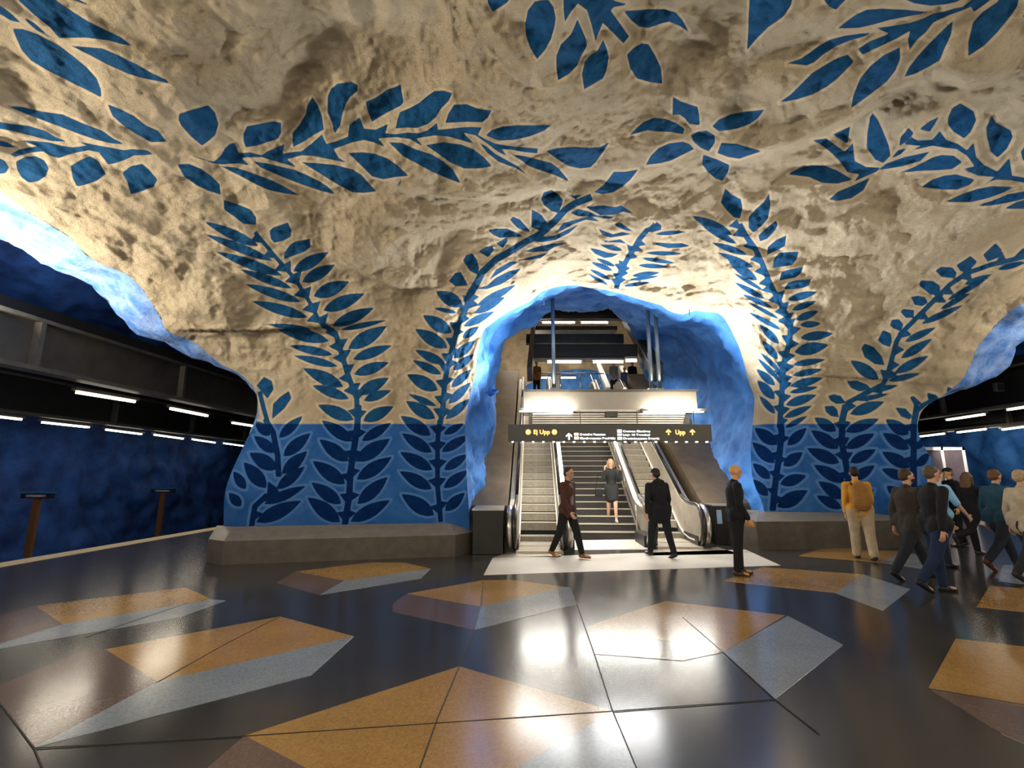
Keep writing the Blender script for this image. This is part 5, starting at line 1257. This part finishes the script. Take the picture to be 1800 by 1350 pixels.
        sm.build('strap', cloth((0.09, 0.035, 0.02)), e, True)
    return e, J, SH, dict(hd=hd, neck=neck, chest=chest, waist=waist, pel=pel, H=H)
def hd_(dx, dy): return math.atan2(-dx, dy)       # heading: local +y to (dx, dy)
def PF(px, py): p = PZ(px, py, 0.0); return (p.x, p.y, 0.0)
W1 = ((0.42, 0.12), (-0.38, 0.25))
# 1 man in brown jacket
person('bearded man in brown jacket walking past the left escalator foot', PF(999, 981), hd_(0.75, -0.65), 1.80, ((0.36, 0.10), (-0.30, 0.22)), ((-0.1, .14, .3), (0.15, .14, .45)), 0.03, 1.02,
       (0.065, 0.024, 0.017), 0.12, (0.006,0.006,0.008), (0.20, 0.075, 0.02), (0.035, 0.018, 0.012), beard=(0.30, 0.24, 0.18), shirt=(0.22, 0.18, 0.20), look=0.1)
# 2 woman on the stairs, hands raised to her face
sy_ = pe2.y + 0.02; lx_ = 2.17
person('woman in dark coat on the stairs holding both hands to her face', (pe2.x+0.24+0.25, pe2.y+0.30*2+0.10, RS*2), hd_(-0.05, -1), 1.70, ((0.22, 0.10), (-0.10, 0.22)), ((0.75, .32, 1.95), (0.75, .32, 1.95)), 0.0, 0.95,
       (0.022, 0.022, 0.023), 0.62, None, (0.55, 0.50, 0.42), (0.50, 0.27, 0.09), hair_len=0.07, skin=SKIN2, coat_flare=1.05)
# 3 man in black seen from behind
person('man in black hooded coat walking away toward the right escalator', PF(1163, 980), hd_(-0.35, 1), 1.76, ((0.30, 0.12), (-0.22, 0.18)), ((-0.25, .30, .25), (0.2, .34, .2)), 0.06, 1.28,
       (0.008, 0.010, 0.013), 0.25, (0.008, 0.010, 0.016), (0.01,0.01,0.01), cap=(0.006,0.006,0.007), hood=True)
# 4 bald man in profile
person('bald man in black standing in profile at the edge of the white landing', PF(1301, 1011), hd_(1, -0.15), 1.80, ((0.07, 0.05), (-0.05, 0.05)), ((0.05, .10, .42), (0.0, .10, .5)), 0.04, 1.08,
       (0.006, 0.007, 0.009), 0.10, (0.007, 0.007, 0.007), (0.035,0.02,0.012), bald=True, skin=mat('skin_tan', (0.50, 0.25, 0.10), .5))
# 5 yellow jacket with backpack
person('man in mustard yellow jacket and beige trousers with a backpack', PF(1522, 984), hd_(0.35, 1), 1.78, ((0.16, 0.08), (-0.14, 0.12)), ((-0.1, .16, .3), (0.2, .16, .4)), 0.05, 1.12,
       (0.55, 0.26, 0.035), 0.12, (0.40, 0.31, 0.20), (0.015,0.013,0.012), (0.006,0.005,0.005), backpack=(0.26, 0.125, 0.03), wide_leg=1.18)
# 6 brown green coat, striding
person('man in dark olive coat striding right behind the man in jeans', PF(1612, 1018), hd_(1, 0.12), 1.80, ((0.50, 0.12), (-0.52, 0.15)), ((-0.3, .12, .25), (0.3, .12, .3)), 0.08, 1.10,
       (0.030, 0.024, 0.017), 0.35, (0.010, 0.014, 0.022), (0.008,0.008,0.009), (0.05, 0.022, 0.01), beard=(0.03,0.015,0.01), look=-0.3)
# 7 black jacket, blue jeans
person('man in black jacket and blue jeans walking right, nearest the viewer', PF(1662, 1043), hd_(1, -0.05), 1.76, ((0.10, 0.05), (-0.32, 0.35)), ((0.42, .12, .35), (-0.3, .12, .2)), 0.06, 1.18,
       (0.006, 0.006, 0.007), 0.10, (0.006, 0.018, 0.055), (0.008,0.008,0.008), (0.09, 0.06, 0.03), look=0.0)
# 12 light blue shirt behind him
person('person in light blue short sleeved shirt, mostly hidden behind the man in jeans', PF(1668, 1000), hd_(1, 0.1), 1.74, ((0.15, 0.05), (-0.3, 0.3)), ((0.1, .15, .2), (0.45, .12, .25)), 0.04, 1.0,
       (0.25, 0.55, 0.85), 0.05, (0.02, 0.025, 0.04), (0.02,0.02,0.02), (0.10, 0.06, 0.03), sleeve=0.5, skin=SKIN2)
# 8 cap
person('person in black wearing a black cap, in front of the glass doors', PF(1690, 960), hd_(-1, 0.2), 1.78, ((0.12, 0.05), (-0.12, 0.1)), ((0.0, .12, .2), (0.1, .12, .3)), 0.02, 1.05,
       (0.006, 0.006, 0.007), 0.2, (0.007, 0.007, 0.008), (0.01,0.01,0.01), (0.25, 0.14, 0.05), cap=(0.008,0.008,0.009), skin=mat('skin_tan2', (0.55, 0.30, 0.14), .5))
# 9 long brown hair
person('woman with long brown hair in black, arms reaching forward to the right', PF(1720, 976), hd_(1, 0.1), 1.68, ((0.15, 0.05), (-0.45, 0.85)), ((1.0, .10, .45), (0.65, .10, .75)), 0.03, 0.98,
       (0.006, 0.006, 0.007), 0.45, (0.006, 0.006, 0.007), (0.03,0.03,0.03), (0.13, 0.065, 0.03), hair_len=0.12, skin=mat('skin_tan3', (0.55, 0.30, 0.13), .5))
# 10 teal jacket
person('man with brown hair in teal jacket striding right at the frame edge', PF(1772, 1002), hd_(1, 0.1), 1.79, ((0.48, 0.15), (-0.45, 0.35)), ((-0.2, .12, .25), (0.3, .12, .4)), 0.07, 1.15,
       (0.012, 0.055, 0.085), 0.08, (0.015, 0.020, 0.028), (0.09,0.03,0.015), (0.12, 0.05, 0.018))
# 11 beige jacket
person('person in beige jacket half cut off by the right frame edge', PF(1822, 1022), hd_(1, 0.0), 1.74, ((0.35, 0.1), (-0.35, 0.3)), ((-0.2, .14, .25), (0.3, .14, .4)), 0.05, 1.2,
       (0.42, 0.34, 0.23), 0.15, (0.018, 0.020, 0.022), (0.02,0.02,0.02), (0.40, 0.27, 0.14))
# upper concourse and the moving stairs above the sign
up_ = [(1078, 652, 21.95, (0.35, 0.34, 0.33), (0.45, 0.30, 0.12), 'person in pale top with fair hair standing at the top of the stairs'),
       (1097, 646, 23.0, (0.10, 0.12, 0.22), (0.12, 0.12, 0.16), 'person in blue grey coat at the top right of the stairs'),
       (1112, 668, 22.0, (0.008, 0.008, 0.009), (0.01, 0.01, 0.01), 'person in black low at the top of the right escalator'),
       (943, 650, 22.0, (0.30, 0.12, 0.03), (0.10, 0.05, 0.02), 'person in orange brown coat at the top of the left escalator')]
for px_, pyh, yy, tc_, hc_, lb in up_:
    p_ = PY(px_, pyh, yy); person(lb, (p_.x, yy, 5.205), hd_(0.1, -1), max(1.5, min(1.85, p_.z-5.2)) if p_.z > 6.6 else 1.62, ((0.1, 0.05), (-0.1, 0.1)), top=tc_, top_len=0.2, trousers=(0.01, 0.01, 0.015), hair=hc_, vox=0.02)
for px_, i_, tc_, lb in ((1131, 14, (0.01, 0.01, 0.012), 'person in dark clothes riding the right escalator, legs seen below the sign'), (1160, 16, (0.03, 0.028, 0.026), 'second person riding the right escalator behind the sign')):
    yl = i_*TR+0.17; zl = 0.06+(i_-1)*RI; xl = 0.15 if i_ == 16 else 0.0
    wx = pe3.x + xl*math.cos(AX) - yl*math.sin(AX); wy = pe3.y + xl*math.sin(AX) + yl*math.cos(AX)
    person(lb, (wx, wy, zl+0.005), hd_(0.05, 1), 1.74, ((0.05, 0.03), (-0.03, 0.03)), top=tc_, top_len=0.3, trousers=(0.012, 0.012, 0.016), vox=0.018)
flush()
# handbag of the woman on the stairs
hbg = empty('handbag', (pe2.x+0.24-0.12, pe2.y+0.60, RS*2+0.70)); tag(hbg, 'small black shoulder bag at the side of the woman on the stairs', 'bag')
bevel(MB().box(-0.10,0.10,-0.05,0.05,0,0.2).build('pouch', cloth((0.012,0.012,0.013)), hbg), 0.02); MB().tube([(-0.08,0,0.2),(0.0,0.02,0.62),(0.12,0.0,0.66)], 0.008, 6).build('strap', cloth((0.012,0.012,0.013)), hbg)
